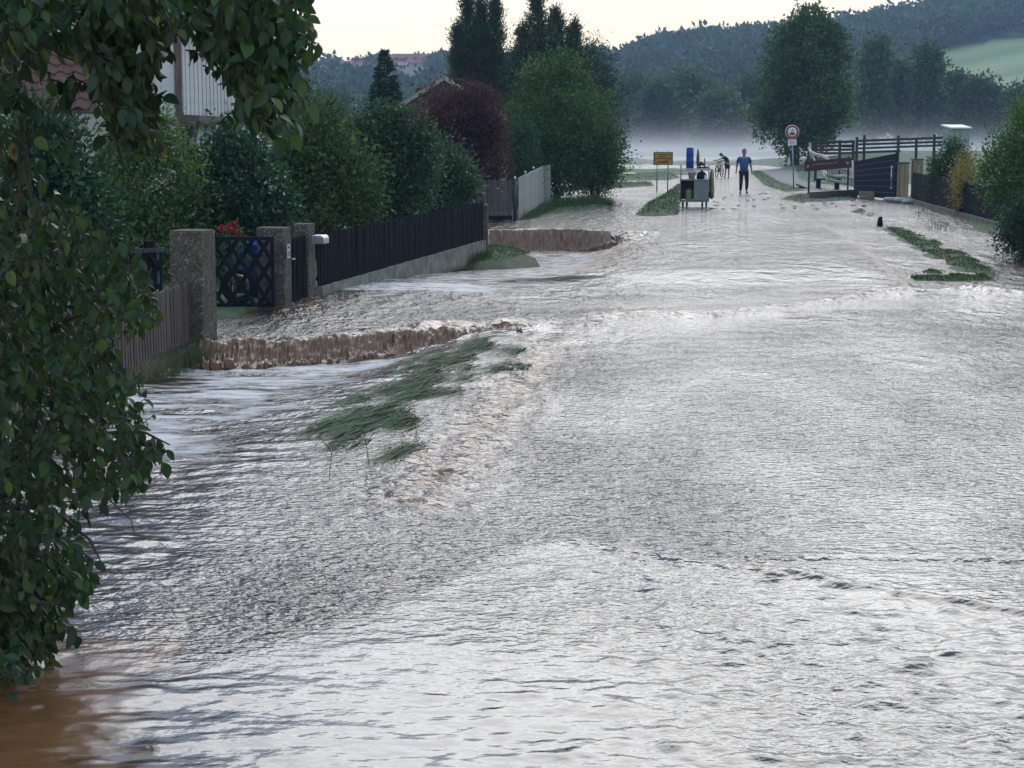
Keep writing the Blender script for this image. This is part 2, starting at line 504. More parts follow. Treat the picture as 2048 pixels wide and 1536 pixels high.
M_GROUND, n_, l_, p_, o_ = new_mat('ground')
a_ = n_.new('ShaderNodeAttribute'); a_.attribute_name = 'cover'
g_ = n_.new('ShaderNodeNewGeometry')
nz1 = n_.new('ShaderNodeTexNoise'); nz1.inputs['Scale'].default_value = 2.2; nz1.inputs['Detail'].default_value = 8
l_(g_.outputs['Position'], nz1.inputs['Vector'])
mr_ = n_.new('ShaderNodeMapRange'); mr_.inputs['From Min'].default_value = 0.3; mr_.inputs['From Max'].default_value = 0.7
mr_.inputs['To Min'].default_value = 0.6; mr_.inputs['To Max'].default_value = 1.35
l_(nz1.outputs['Fac'], mr_.inputs['Value'])
mm_ = n_.new('ShaderNodeMix'); mm_.data_type = 'RGBA'; mm_.blend_type = 'MULTIPLY'; mm_.inputs['Factor'].default_value = 1
l_(a_.outputs['Color'], mm_.inputs['A']); l_(mr_.outputs['Result'], mm_.inputs['B']); l_(mm_.outputs['Result'], p_.inputs['Base Color'])
p_.inputs['Roughness'].default_value = 0.8
bp_ = n_.new('ShaderNodeBump'); bp_.inputs['Distance'].default_value = 0.05; bp_.inputs['Strength'].default_value = 0.7
nz2 = n_.new('ShaderNodeTexNoise'); nz2.inputs['Scale'].default_value = 14; nz2.inputs['Detail'].default_value = 5
l_(g_.outputs['Position'], nz2.inputs['Vector']); l_(nz2.outputs['Fac'], bp_.inputs['Height']); l_(bp_.outputs['Normal'], p_.inputs['Normal'])
ground = link('ground', mesh_np('ground', V, Fq, M_GROUND, True, cols={'cover': col.reshape(-1, 3)}))
tag(ground, kind='structure')

# ------------------------------------------------------------------ flood water
t_in = np.linspace(-0.305, 0.305, 640)
t_out = 0.305 + np.cumsum(np.geomspace(0.0015, 0.07, 36))
ts = np.concatenate([-t_out[::-1], t_in, t_out])
inv = np.linspace(1 / 6.6, 1 / 90.0, 700)
yw = np.concatenate([[1.0, 2.5, 4.0, 5.0, 5.6, 6.1, 6.4], 1 / inv, np.geomspace(92, 252, 50)])
# extra rows where water drops over the driveways
WY = np.repeat(yw[:, None], len(ts), 1)
WX = ts[None, :] * np.maximum(WY, 3.0)
dY = np.gradient(yw)[:, None] * np.ones_like(WX)
def ripple(x, y, lam, seed, ax=1.0, ay=1.0):
    keep = 1 - sstep(lam / 4.5, lam / 2.2, dY)
    return pn(x * ax / lam, y * ay / lam, seed) * keep
wz = np.zeros_like(WX)
# ditch below the first driveway
side = verge_x(WY) - WX
d1 = sstep(-0.3, 1.3, side) * (WY < lip1_y(WX) + 0.22) * (WX < 1.1)
drop1 = sstep(-0.20, -0.04, lip1_y(WX) - WY)
lvl1 = -0.03 - 0.06 * sstep(12.0, 16.0, WY) - 0.15 * sstep(17.0, 20.3, WY)
wz = np.where(WY < lip1_y(WX) + 0.22, lvl1 * d1 * drop1, wz)
# upper ditch
in2 = (WY < lip2_y(WX) + 0.26) & (WY > 28.0) & (WX > -4)
lvl2 = -0.48 * sstep(28.5, 41.5, WY)
s2 = sstep(-1.5, 0.6, edge2_x(WY) - WX)
drop2 = sstep(-0.24, -0.05, lip2_y(WX) - WY)
wz = np.where(in2, lvl2 * s2 * drop2, wz)
# right of the road edge the water lies lower
wr = sstep(0.0, 0.25, WX - weir_x(WY)) * ((WY > 28.5) & (WY < 50)) * (1 - sstep(46, 50, WY))
wz -= 0.07 * wr
# standing waves
dj1 = WY - jump_y(WX, JUMP1)
j1 = (WX > 1.0) * np.exp(-((dj1 + 0.05) / 0.22) ** 2)
dj2 = WY - jump_y(WX, JUMP2)
j2m = sstep(-0.4, 0.9, WX)
j2 = np.exp(-(dj2 / 0.10) ** 2) * j2m
dc = WY - jump_y(WX, CRACK)
crack = np.exp(-(dc / 0.05) ** 2) * (WX > 1.35)
dw = polydist(WX, WY, WEIR)
weir = np.exp(-(dw / 0.15) ** 2)
n_a = fbm(WX / 0.5, WY / 0.6, 31, 3)
wz -= 0.07 * (1 - sstep(29.2, 33.0, WY)) * sstep(24.5, 27.5, WY) * sstep(-1.5, 0.5, WX) * (1 - sstep(6.2, 7.5, WX))
wz += j1 * (0.020 + 0.028 * n_a) + j2 * (0.012 + 0.012 * fbm(WX / 0.28, WY / 0.3, 33, 2)) - crack * (0.010 + 0.006 * fbm(WX / 0.3, WY, 12, 2)) 
wz += np.where(dc < 0, 0, 0)
# the sheet flow steps down at each standing wave
wz += (WX > 0.6) * sstep(0.6, 1.6, WX) * 0.050 * sstep(-0.10, 0.16, dj1) * (1 - sstep(0.3, 3.2, dj1))
wz += j2m * 0.020 * sstep(-0.05, 0.06, dj2) * (1 - sstep(0.1, 1.3, dj2))
wz += (WX > 1.35) * 0.014 * sstep(-0.02, 0.03, dc) * (1 - sstep(0.06, 0.6, dc))
# turbulence maps
road_l = np.interp(WY, [6, 9, 12.9, 16.5, 20, 23], [-0.9, -0.55, -0.15, 0.3, 0.75, 1.0])
margin = np.exp(-((WX - road_l + 0.35) / 0.42) ** 2) * sstep(10.5, 12.5, WY) * (1 - sstep(20.5, 22.5, WY))
fall1 = np.exp(-(np.maximum(0, lip1_y(WX) - WY) / 0.45) ** 2) * (WY < lip1_y(WX)) * d1
top1 = np.exp(-((WY - lip1_y(WX) - 0.45) / 0.5) ** 2) * (WX > -2.6) * (WX < 1.2) * sstep(-2.8, -0.8, WX)
fall2 = np.exp(-(np.maximum(0, lip2_y(WX) - WY - 0.3) / 1.2) ** 2) * in2 * s2
slope2 = ((WY > 28) & (WY < 46)) * np.exp(-((edge2_x(WY) - WX + 0.35) / 0.75) ** 2) * sstep(30, 33.5, WY) * (1 - sstep(43.5, 45.5, WY))
gatew = np.exp(-((WX + 3.0) / 0.55) ** 2 - ((WY - 25.6) / 1.3) ** 2)
edge_r = sstep(0.2, 0.8, WX - weir_x(WY)) * ((WY > 29) & (WY < 50)) * (0.35 + 0.65 * (fbm(WX / 1.2, WY / 2.5, 41, 2) > 0.1))
turb = np.clip(margin * 0.8 + fall1 + top1 * 1.0 + fall2 + slope2 * 0.7 + gatew * 0.8 + 0.8 * j1 + 0.55 * weir + 0.25 * edge_r, 0, 1)
smooth_band = np.exp(-((WY - 30.6 - 0.12 * WX) / 1.3) ** 2) * sstep(-2.5, -0.5, WX) * (1 - sstep(6.0, 6.6, WX))
still = (1 - sstep(8.2, 9.6, WY + 0.5 * np.abs(WX + 0.5))) * (1 - sstep(0.2, 2.0, WX))
chop = (1 - sstep(-0.15, 0.15, dj2)) * j2m * (1 - sstep(-3, 1.5, -WY + 6))
chop = np.clip((1 - sstep(-0.1, 0.2, dj2)) * (0.30 + 0.70 * sstep(-0.6, 1.2, WX)), 0, 1)
in_d1 = d1 * drop1
left_flow = sstep(-1.2, 0.4, side) * (WY < lip1_y(WX))
fine = (1 - 0.85 * smooth_band) * (1 - 0.7 * still) * (1 - 0.70 * left_flow)
# ripples
a = 0.0042 * ripple(WX, WY, 0.17, 51, 0.8, 1.0) + 0.0024 * ripple(WX, WY, 0.085, 52, 0.8, 1) + 0.005 * ripple(WX, WY, 0.34, 53)
wz += fine * a * (1 + 1.2 * sstep(14, 40, WY))
wz += 0.009 * fine * ripple(WX, WY, 0.9, 54) * sstep(12, 30, WY)
c1 = 0.40 * ripple(WX, WY, 0.34, 61, 0.9, 1.1) + 0.75 * ripple(WX, WY, 0.17, 64, 0.9, 1.1); c2 = ripple(WX, WY, 0.09, 62, 0.85, 1.1)
wz += chop * (0.017 * c1 * (1 - 0.5 * still) + 0.012 * np.maximum(c1, 0) ** 2 * 1.5 + 0.006 * c2)
wz += still * 0.010 * ripple(WX, WY, 0.7, 63, 0.6, 1.2)
# streaming ditch water: low waves lying across the flow
wz += left_flow * (0.014 * ripple(WX, WY, 0.5, 71, 0.45, 1.3) + 0.012 * ripple(WX, WY, 0.22, 72, 0.5, 1.2) + 0.006 * ripple(WX, WY, 0.11, 73, 0.6, 1.2))
t_n = fbm(WX / 0.22, WY / 0.22, 81, 2)
wz += turb * (0.030 * ripple(WX, WY, 0.42, 82) + 0.042 * ripple(WX, WY, 0.22, 83) + 0.018 * ripple(WX, WY, 0.12, 84)) * 1.35
wz += fall1 * 0.05 * (0.4 + ripple(WX, WY, 0.3, 85)) + top1 * 0.09 * (0.3 + ripple(WX, WY, 0.45, 86)) + fall2 * 0.10 * ripple(WX, WY, 0.6, 87)
# foam
f1 = np.sqrt(np.clip(in_d1, 0, 1)) * np.clip(1.15 - 0.045 * (lip1_y(WX) - WY), 0, 1.0) * (0.86 + 0.35 * fbm(WX / 1.1, WY / 0.8, 93, 2)) * sstep(0.15, 0.5, lip1_y(WX) - WY)  # real ditch foam, spread wider to paint in white sky reflection too
f2 = in2 * s2 * 0.75 * sstep(0.6, 2.0, lip2_y(WX) - WY)
rafts = still * sstep(0.30, 0.42, fbm(WX / 0.55, WY / 0.32, 191, 3)) * sstep(0.0, 0.2, fbm(WX / 1.5, WY / 1.0, 197, 1))
f3 = 0.25 * rafts + 0.35 * ((WY > 25.5) & (WY < 29.5)) * (WX < 1) + 0.35 * top1
foam_sheen = np.clip(f1 + f2 + f3 + 0.30 * turb + 0.25 * still * (fbm(WX / 0.8, WY / 0.5, 91, 2) > 0.25), 0, 1)
nr, nc = WX.shape
idx = np.arange(nr * nc).reshape(nr, nc)
Fq = np.stack([idx[:-1, :-1], idx[:-1, 1:], idx[1:, 1:], idx[1:, :-1]], -1).reshape(-1, 4)
V = np.stack([WX, WY, wz], -1).reshape(-1, 3)
near = 1 - sstep(-0.25, 0.25, dj2)
shore = (1 - sstep(-1.95, -1.25, WX + 0.15 * fbm(WX / 0.4, WY / 0.4, 99, 2))) * (1 - sstep(8.0, 9.2, WY))
bumpy = np.clip(fine * (1 + 0.5 * turb) * (1 - 0.5 * near) * (0.75 + 0.5 * fbm(WX / 1.6, WY / 2.6, 95, 2)) * (1 - 0.6 * shore), 0.04, 2)

def mat_water():
    m, n, l, p, o = new_mat('flood_water')
    g = n.new('ShaderNodeNewGeometry')
    def attr(s):
        a = n.new('ShaderNodeAttribute'); a.attribute_name = s; return a.outputs['Fac']
    def math_(op, a, b=None, clamp=False):
        q = n.new('ShaderNodeMath'); q.operation = op; q.use_clamp = clamp
        for i, s in enumerate((a, b)):
            if s is None: continue
            if isinstance(s, (int, float)): q.inputs[i].default_value = s
            else: l(s, q.inputs[i])
        return q.outputs[0]
    def noise(scale, det, stretch, ro=0.55):
        mp = n.new('ShaderNodeMapping'); mp.inputs['Scale'].default_value = stretch
        t = n.new('ShaderNodeTexNoise'); t.inputs['Scale'].default_value = scale; t.inputs['Detail'].default_value = det; t.inputs['Roughness'].default_value = ro
        l(g.outputs['Position'], mp.inputs['Vector']); l(mp.outputs['Vector'], t.inputs['Vector'])
        return t.outputs['Fac']
    # streaks of foam, in the ditch partly painted sky reflection
    fn = noise(4.2, 8, (0.55, 1.25, 1.0), 0.68)
    fth = math_('SUBTRACT', 0.82, math_('MULTIPLY', attr('foam_sheen'), 0.47))
    fo = math_('MULTIPLY', math_('SUBTRACT', fn, fth), 6.0, True)
    cm = n.new('ShaderNodeMix'); cm.data_type = 'RGBA'
    mud = n.new('ShaderNodeValToRGB')
    mud.color_ramp.elements[0].position = 0.35; mud.color_ramp.elements[0].color = (0.038, 0.028, 0.022, 1)
    mud.color_ramp.elements[1].position = 0.65; mud.color_ramp.elements[1].color = (0.062, 0.040, 0.028, 1)
    l(noise(0.9, 4, (1, 1, 1)), mud.inputs['Fac'])
    cm.inputs['B'].default_value = (0.62, 0.60, 0.57, 1)
    silt = n.new('ShaderNodeMix'); silt.data_type = 'RGBA'; silt.inputs['B'].default_value = (0.20, 0.090, 0.034, 1)
    l(mud.outputs['Color'], silt.inputs['A'])
    sl_n = math_('MULTIPLY', math_('SUBTRACT', math_('ADD', attr('silt'), noise(4.5, 4, (1, 0.7, 1))), 0.62), 2.6, True)
    l(sl_n, silt.inputs['Factor'])
    l(silt.outputs['Result'], cm.inputs['A']); l(math_('MULTIPLY', fo, 0.8), cm.inputs['Factor'])
    l(cm.outputs['Result'], p.inputs['Base Color'])
    l(math_('ADD', math_('ADD', 0.10, math_('MULTIPLY', sl_n, 0.10)), math_('MULTIPLY', fo, 0.45)), p.inputs['Roughness'])
    p.inputs['IOR'].default_value = 1.65
    b1 = n.new('ShaderNodeBump'); b1.inputs['Strength'].default_value = 1.0
    l(math_('MULTIPLY', attr('bumpy'), 0.044), b1.inputs['Distance'])
    l(noise(17.0, 2.5, (0.75, 1.0, 1.0), 0.55), b1.inputs['Height'])
    b3 = n.new('ShaderNodeBump'); b3.inputs['Strength'].default_value = 1.0
    l(math_('MULTIPLY', attr('swell'), 0.20), b3.inputs['Distance'])
    l(noise(3.2, 3, (1.0, 0.42, 1.0), 0.6), b3.inputs['Height'])
    l(b1.outputs['Normal'], b3.inputs['Normal'])
    b2 = n.new('ShaderNodeBump'); b2.inputs['Strength'].default_value = 1.0; b2.inputs['Distance'].default_value = 0.012
    l(math_('MULTIPLY', fo, 1.0), b2.inputs['Height'])
    l(b3.outputs['Normal'], b2.inputs['Normal'])
    l(b2.outputs['Normal'], p.inputs['Normal'])
    return m
M_WATER = mat_water()
water = link('flood_water', mesh_np('flood_water', V, Fq, M_WATER, True, attrs={'foam_sheen': foam_sheen, 'bumpy': bumpy, 'silt': np.clip(0.75 * margin + 0.5 * fall1 + 0.95 * top1 + 0.9 * fall2 + 0.95 * slope2 + 0.6 * gatew + 0.85 * j1 + 0.7 * weir + 0.2 * j2 + 0.95 * shore, 0, 1) * 0.62, 'swell': np.clip(sstep(11, 34, WY) * (1 - 0.9 * smooth_band) * (1 + 0.6 * turb), 0, 2)}))
tag(water, kind='structure')

# ------------------------------------------------------------------ the two falls over the driveways
def mat_fall():
    m, n, l, p, o = new_mat('falling_mud_water')
    g = n.new('ShaderNodeNewGeometry')
    mp = n.new('ShaderNodeMapping'); mp.inputs['Scale'].default_value = (9, 3, 2.2)
    t = n.new('ShaderNodeTexNoise'); t.inputs['Scale'].default_value = 1.6; t.inputs['Detail'].default_value = 6; t.inputs['Roughness'].default_value = 0.65
    l(g.outputs['Position'], mp.inputs['Vector']); l(mp.outputs['Vector'], t.inputs['Vector'])
    r = n.new('ShaderNodeValToRGB')
    e = r.color_ramp.elements
    e[0].position = 0.30; e[0].color = (0.095, 0.043, 0.016, 1)
    e[1].position = 0.80; e[1].color = (0.46, 0.29, 0.155, 1)
    k = r.color_ramp.elements.new(0.55); k.color = (0.215, 0.102, 0.044, 1)
    l(t.outputs['Fac'], r.inputs['Fac']); l(r.outputs['Color'], p.inputs['Base Color'])
    p.inputs['Roughness'].default_value = 0.22
    b = n.new('ShaderNodeBump'); b.inputs['Distance'].default_value = 0.03; b.inputs['Strength'].default_value = 0.8
    l(t.outputs['Fac'], b.inputs['Height']); l(b.outputs['Normal'], p.inputs['Normal'])
    return m
M_FALL = mat_fall()
def waterfall(lip, h, reach, seed, n, rough, zt=0.02):
    lip = np.asarray(lip)
    seg = np.concatenate([[0], np.cumsum(np.hypot(*np.diff(lip, axis=0).T))])
    s = np.linspace(0, seg[-1], n)
    x = np.interp(s, seg, lip[:, 0]); y = np.interp(s, seg, lip[:, 1])
    k = 34
    u = np.linspace(0, 1, k)
    prof_y = (0.24 - 0.34 * sstep(0.0, 1.1, u) * 1.5 - 0.20 * sstep(0.75, 1.0, u)) * reach
    prof_z = 0.03 * np.exp(-((u - 0.18) / 0.12) ** 2) - sstep(0.20, 0.86, u) + 0.10 * np.exp(-((u - 0.93) / 0.06) ** 2)
    X = np.repeat(x[:, None], k, 1); S = np.repeat(s[:, None], k, 1); U = np.repeat(u[None], n, 0)
    hh = h(s / seg[-1])[:, None]
    Z = zt + prof_z[None] * hh
    fold = fbm(S / 0.13, U * 1.6, seed, 3); rip = fbm(S / 0.05, U * 5, seed + 5, 3)
    env = sstep(0.12, 0.4, U)
    Y = y[:, None] + prof_y[None] - env * rough * (0.6 * fold + 0.22 * rip + 0.9 * fbm(S / 0.6, U * 0.5, seed + 9, 2))
    Z = Z + rough * (0.25 * rip * env + (0.5 * fbm(S / 0.22, U * 3, seed + 3, 2)) * (1 - env)) + sstep(0.72, 0.95, U) * rough * (1.1 * fold + 0.5 * rip)
    Z[:, 0] -= 0.05; Z[:, -1] -= 0.08
    idx = np.arange(n * k).reshape(n, k)
    Fq = np.stack([idx[:-1, :-1], idx[:-1, 1:], idx[1:, 1:], idx[1:, :-1]], -1).reshape(-1, 4)
    o = link('waterfall', mesh_np('waterfall', np.stack([X, Y, Z], -1).reshape(-1, 3), Fq, M_FALL, True))
    return tag(o, kind='structure')
waterfall(LIP1, lambda q: 0.235 - 0.18 * sstep(0.72, 1.0, q), 1.0, 101, 620, 0.075, 0.015)
waterfall(LIP2, lambda q: 0.50 - 0.25 * sstep(0.75, 1.0, q), 1.2, 121, 300, 0.05, 0.01)
# ================================================================== plants
def unit(v): return v / np.maximum(np.linalg.norm(v, axis=-1, keepdims=True), 1e-9)
def leaf_arrays(P, A, Ln, Wd, tint, fold=0.12, r=rng):
    """one folded diamond leaf per point; A = pointing direction"""
    n = len(P)
    A = unit(A)
    S = unit(np.cross(A, r.normal(size=(n, 3))))
    N = np.cross(A, S)
    Ln = np.broadcast_to(Ln, (n,))[:, None]; Wd = np.broadcast_to(Wd, (n,))[:, None]
    m = P + A * Ln * 0.45 + N * Ln * fold
    V = np.stack([P, m + S * Wd / 2, P + A * Ln, m - S * Wd / 2], 1).reshape(-1, 3)
    return V, np.arange(4 * n).reshape(n, 4), np.repeat(tint, 4, 0)
def join_arrays(parts):
    V, F_, T, b = [], [], [], 0
    for v, f, t in parts:
        V.append(v); F_.append(f + b); T.append(t); b += len(v)
    return np.concatenate(V), np.concatenate(F_), np.concatenate(T)
def tints(n, col, var, r, cl=None):
    c = np.asarray(col)[None] * (1 + var * r.uniform(-1, 1, (n, 1)))
    c = c * (1 + 0.25 * var * r.normal(size=(n, 3)))
    if cl is not None: c = c * cl[:, None]
    return np.clip(c, 0.004, 0.9)
def cloud(blobs, ncl, per, clr, L_, W_, col, var=0.4, seed=1, up=0.2, out=0.7, flat=1.0, shell=0.5, col2=None, f2=0.0):
    """leaf clumps spread through a set of ellipsoids (cx, cy, cz, rx, ry, rz)"""
    r = np.random.default_rng(seed)
    B = np.array(blobs, float)
    w = (B[:, 3] * B[:, 4] * B[:, 5]) ** 0.75
    k = r.choice(len(B), ncl, p=w / w.sum())
    d = unit(r.normal(size=(ncl, 3)))
    rr = shell + (1 - shell) * np.sqrt(r.uniform(0, 1, (ncl, 1)))
    rr *= 1 + 0.14 * r.normal(size=(ncl, 1)) * (r.uniform(size=(ncl, 1)) < 0.5)
    C = B[k, :3] + d * rr * B[k, 3:6]
    C[:, 2] = np.maximum(C[:, 2], 0.1)
    cs_ = clr * r.uniform(0.55, 1.5, (ncl, 1))
    ci = np.repeat(np.arange(ncl), per)
    off = r.normal(size=(len(ci), 3)) * cs_[ci] * np.array([1, 1, flat])
    P = C[ci] + off
    A = out * d[ci] + 0.6 * unit(off) + 0.7 * r.normal(size=P.shape) + np.array([0, 0, up])
    clf = (1 + 0.35 * r.uniform(-1, 1, ncl))[ci]
    T = tints(len(P), col, var, r, clf)
    if col2 is not None:
        s = (r.uniform(size=ncl) < f2)[ci]
        T[s] = tints(s.sum(), col2, var, r)
    s = r.uniform(0.6, 1.3, len(P))
    return leaf_arrays(P, A, L_ * s, W_ * s, T, r=r)
def limb(mb, a, b, r0, r1, seed, wob=0.08, n=6, seg=6):
    q = random.Random(seed)
    a, b = Vector([float(i) for i in a]), Vector([float(i) for i in b])
    l = (b - a).length
    pts = []
    for i in range(n):
        t = i / (n - 1)
        p = a.lerp(b, t)
        if 0 < i < n - 1: p += Vector((q.uniform(-1, 1), q.uniform(-1, 1), q.uniform(-.4, .6))) * l * wob
        pts.append(p)
    mb.tube(pts, [r0 + (r1 - r0) * i / (n - 1) for i in range(n)], seg)
    return pts
def plant(name, label, cat, loc, crown_arr, trunk_mb, mat=None, group=None, cname='crown', tname='trunk', rz=0.0):
    o = empty(name, loc, rz)
    tag(o, label, cat, group)
    V, F_, T = crown_arr
    link(cname, mesh_np(name + '_' + cname, V, F_, mat or M_LEAF, False, cols={'tint': T}), o)
    if trunk_mb is not None: trunk_mb.build(tname, M_BARK, o)
    return o
def copy_tree(o, parent=None):
    c = o.copy(); COL.objects.link(c); c.parent = parent
    for ch in o.children: copy_tree(ch, c)
    return c
def stems(h, spread, n, r0, seed):
    mb = MB(); q = random.Random(seed)
    for i in range(n):
        a = q.uniform(0, 6.28); s = spread * q.uniform(.3, 1)
        limb(mb, (0.12 * math.cos(a), 0.12 * math.sin(a), -0.3), (s * math.cos(a), s * math.sin(a), h * q.uniform(.6, .95)), r0, r0 * .25, seed * 31 + i, 0.05, 5, 5)
    return mb
GREEN, DGREEN, LGREEN = (0.040, 0.075, 0.026), (0.022, 0.050, 0.026), (0.070, 0.115, 0.028)

def bush(name, label, px, py, Y, wpx, top, seed, col, mat=None, leaf=0.075, ncl=900, per=20, nb=7, depth=1.0, group=None, col2=None, f2=0.0, cat='shrub', lean=0.0, clr=0.13):
    """shrub whose foot is at distance Y, wpx photo pixels wide, top at photo row `top`"""
    base = AT(px, py, Y); base[2] = float(ground_z(np.array([base[0]]), np.array([Y]))[0])
    h = AT(px, top, Y)[2] - base[2]
    w = wpx / SC(Y) / 2
    r = np.random.default_rng(seed)
    bl = [(0, 0, h * 0.5, w * 0.75, w * 0.75 * depth, h * 0.47)]
    for i in range(nb):
        a = r.uniform(0, 6.28); zz = r.uniform(0.22, 0.82)
        s = r.uniform(0.24, 0.44)
        rad = (1 - s * 0.9) * (1.0 if zz < 0.6 else 0.65)
        bl.append((w * rad * math.cos(a) + lean * zz, w * rad * depth * math.sin(a), h * zz, w * s, w * s * depth, h * s * 0.55))
    bl.append((lean, 0, h * 0.86, w * 0.35, w * 0.35 * depth, h * 0.14))
    for i in range(2 * nb):                                   # loose shoots breaking the outline
        a = r.uniform(0, 6.28); q = r.uniform(0.1, 0.95)
        bl.append((w * q * 0.95 * math.cos(a) + lean, w * q * 0.95 * depth * math.sin(a), h * (0.98 - 0.42 * q * q) * r.uniform(0.82, 1.06), w * 0.10, w * 0.10, h * r.uniform(0.06, 0.13)))
    arr = cloud(bl, ncl, per, clr, leaf, leaf * 0.55, col, 0.45, seed, col2=col2, f2=f2)
    return plant(name, label, cat, base, arr, stems(h * 0.8, w * 0.5, 6, 0.035, seed), mat, group, 'foliage', 'stems')

# --- garden shrubs along the left, from the gate towards the corner of the road
bush('leafy_shrub', 'tall dark green shrub behind the low brown picket fence', 90, 560, 23.5, 260, 215, 11, DGREEN, M_GLOSSLEAF, 0.095, 900, 18)
bush('leafy_shrub', 'yellowish green fine leaved shrub behind the concrete gate pillar', 290, 560, 29.5, 270, 235, 12, (0.062, 0.10, 0.030), None, 0.085, 1000, 20)
bush('leafy_shrub', 'dark green shrub with pale blossoms under the balcony of the house', 470, 540, 30.5, 230, 262, 13, DGREEN, M_GLOSSLEAF, 0.095, 900, 18, col2=(0.35, 0.36, 0.30), f2=0.012)
bush('leafy_shrub', 'olive green shrub rising over the near end of the black fence', 640, 520, 34.5, 250, 225, 14, (0.048, 0.078, 0.030), None, 0.095, 950, 20, col2=LGREEN, f2=0.15)
bush('leafy_shrub', 'broad dark green shrub leaning over the middle of the black fence', 770, 500, 38.5, 230, 222, 15, (0.030, 0.058, 0.028), M_GLOSSLEAF, 0.10, 950, 20)
bush('leafy_shrub', 'low dark green shrub overhanging the far end of the black fence', 890, 460, 43.0, 150, 292, 16, (0.028, 0.052, 0.028), M_GLOSSLEAF, 0.10, 520, 18)
bush('leafy_shrub', 'slender green shrub with loose shoots above the hedge beside the house', 600, 480, 44.0, 150, 165, 17, (0.035, 0.062, 0.035), None, 0.085, 500, 16)
bush('purple_shrub', 'dark purple leaved shrub behind the grey board gate', 915, 440, 51.5, 225, 175, 18, (0.045, 0.020, 0.026), None, 0.085, 1500, 22, cat='shrub', clr=0.16)
bush('yew_shrub', 'small upright green shrub behind the pale board fence', 1044, 430, 58.0, 72, 238, 19, (0.028, 0.060, 0.028), M_NEEDLE, 0.07, 500, 22)
bush('golden_shrub', 'small yellow green shrub at the end of the pale board fence', 1080, 420, 63.0, 52, 310, 20, (0.13, 0.17, 0.03), None, 0.06, 300, 20)
bush('hornbeam_shrub', 'big rounded light green shrub beside the flooded road corner', 1112, 415, 63.0, 262, 128, 21, (0.034, 0.062, 0.022), None, 0.11, 1900, 22, nb=12, col2=(0.058, 0.098, 0.028), f2=0.3, clr=0.2)
bush('hornbeam_shrub', 'dark drooping shrub at the foot of the rounded light green shrub', 1188, 415, 64.0, 115, 255, 22, (0.025, 0.045, 0.025), None, 0.09, 900, 22, clr=0.18)
# right side
bush('leafy_shrub', 'large bright green shrub hiding the end of the dark plank fence', 2072, 505, 38.0, 225, 190, 23, (0.044, 0.078, 0.028), None, 0.075, 1500, 22, nb=11, col2=(0.072, 0.115, 0.032), f2=0.25)
bush('leafy_shrub', 'rounded dark green shrub behind the dark plank fence', 1902, 400, 58.0, 85, 284, 24, (0.024, 0.050, 0.024), None, 0.08, 500, 22)
bush('leafy_shrub', 'small orange yellow shrub behind the dark plank fence', 1930, 410, 52.0, 58, 312, 25, (0.17, 0.13, 0.045), None, 0.06, 200, 16)
bush('leafy_shrub', 'low dark shrub spilling over the wall below the large bright green shrub', 2062, 520, 35.5, 130, 395, 26, (0.018, 0.036, 0.018), M_GLOSSLEAF, 0.06, 600, 22)

# --- conifers
def spruce(name, label, px, top, py, Y, wpx, seed):
    base = AT(px, py, Y); base[2] = 0.0
    h = AT(px, top, Y)[2]; w = wpx / SC(Y) / 2
    r = np.random.default_rng(seed)
    P, A = [], []
    tr = MB(); limb(tr, (0, 0, -0.3), (0, 0, h), 0.10, 0.012, seed, 0.004, 8, 7)
    nw = 42
    for i in range(nw):
        t = i / (nw - 1)
        z = h * (0.06 + 0.92 * t)
        ln = w * (1 - t) ** 0.85 + 0.05
        for b in range(9 if t < .8 else 6):
            a = b / 9 * 6.283 + i * 1.3 + r.uniform(-.2, .2)
            l2 = ln * r.uniform(0.75, 1.12)
            k = max(20, int(110 * l2 / w))
            u = np.sqrt(r.uniform(0.02, 1, k))
            side = r.normal(size=k) * 0.16 * l2 * (1.05 - u)
            dz = -0.25 * l2 * u + 0.28 * l2 * u ** 2.2
            d = np.array([math.cos(a), math.sin(a), 0]); s = np.array([-math.sin(a), math.cos(a), 0])
            p = d * (u * l2)[:, None] + s * side[:, None] + np.array([0, 0, 1]) * (z + dz + r.normal(size=k) * 0.02)[:, None]
            P.append(p); A.append(np.tile(d * 0.9, (k, 1)) + s * np.sign(side)[:, None] * 0.6 + r.normal(size=(k, 3)) * 0.25)
    P, A = np.concatenate(P), np.concatenate(A)
    T = tints(len(P), (0.020, 0.042, 0.030), 0.4, r)
    return plant(name, label, 'tree', base, leaf_arrays(P, A, 0.16, 0.06, T, 0.05, r), tr, M_NEEDLE)
spruce('spruce_tree', 'small pointed dark spruce tree beside the shed roof', 773, 97, 440, 62, 150, 41)
spruce('spruce_tree', 'pale green spruce tip behind the shrubs left of the tall conifers', 905, 168, 430, 75, 90, 42)

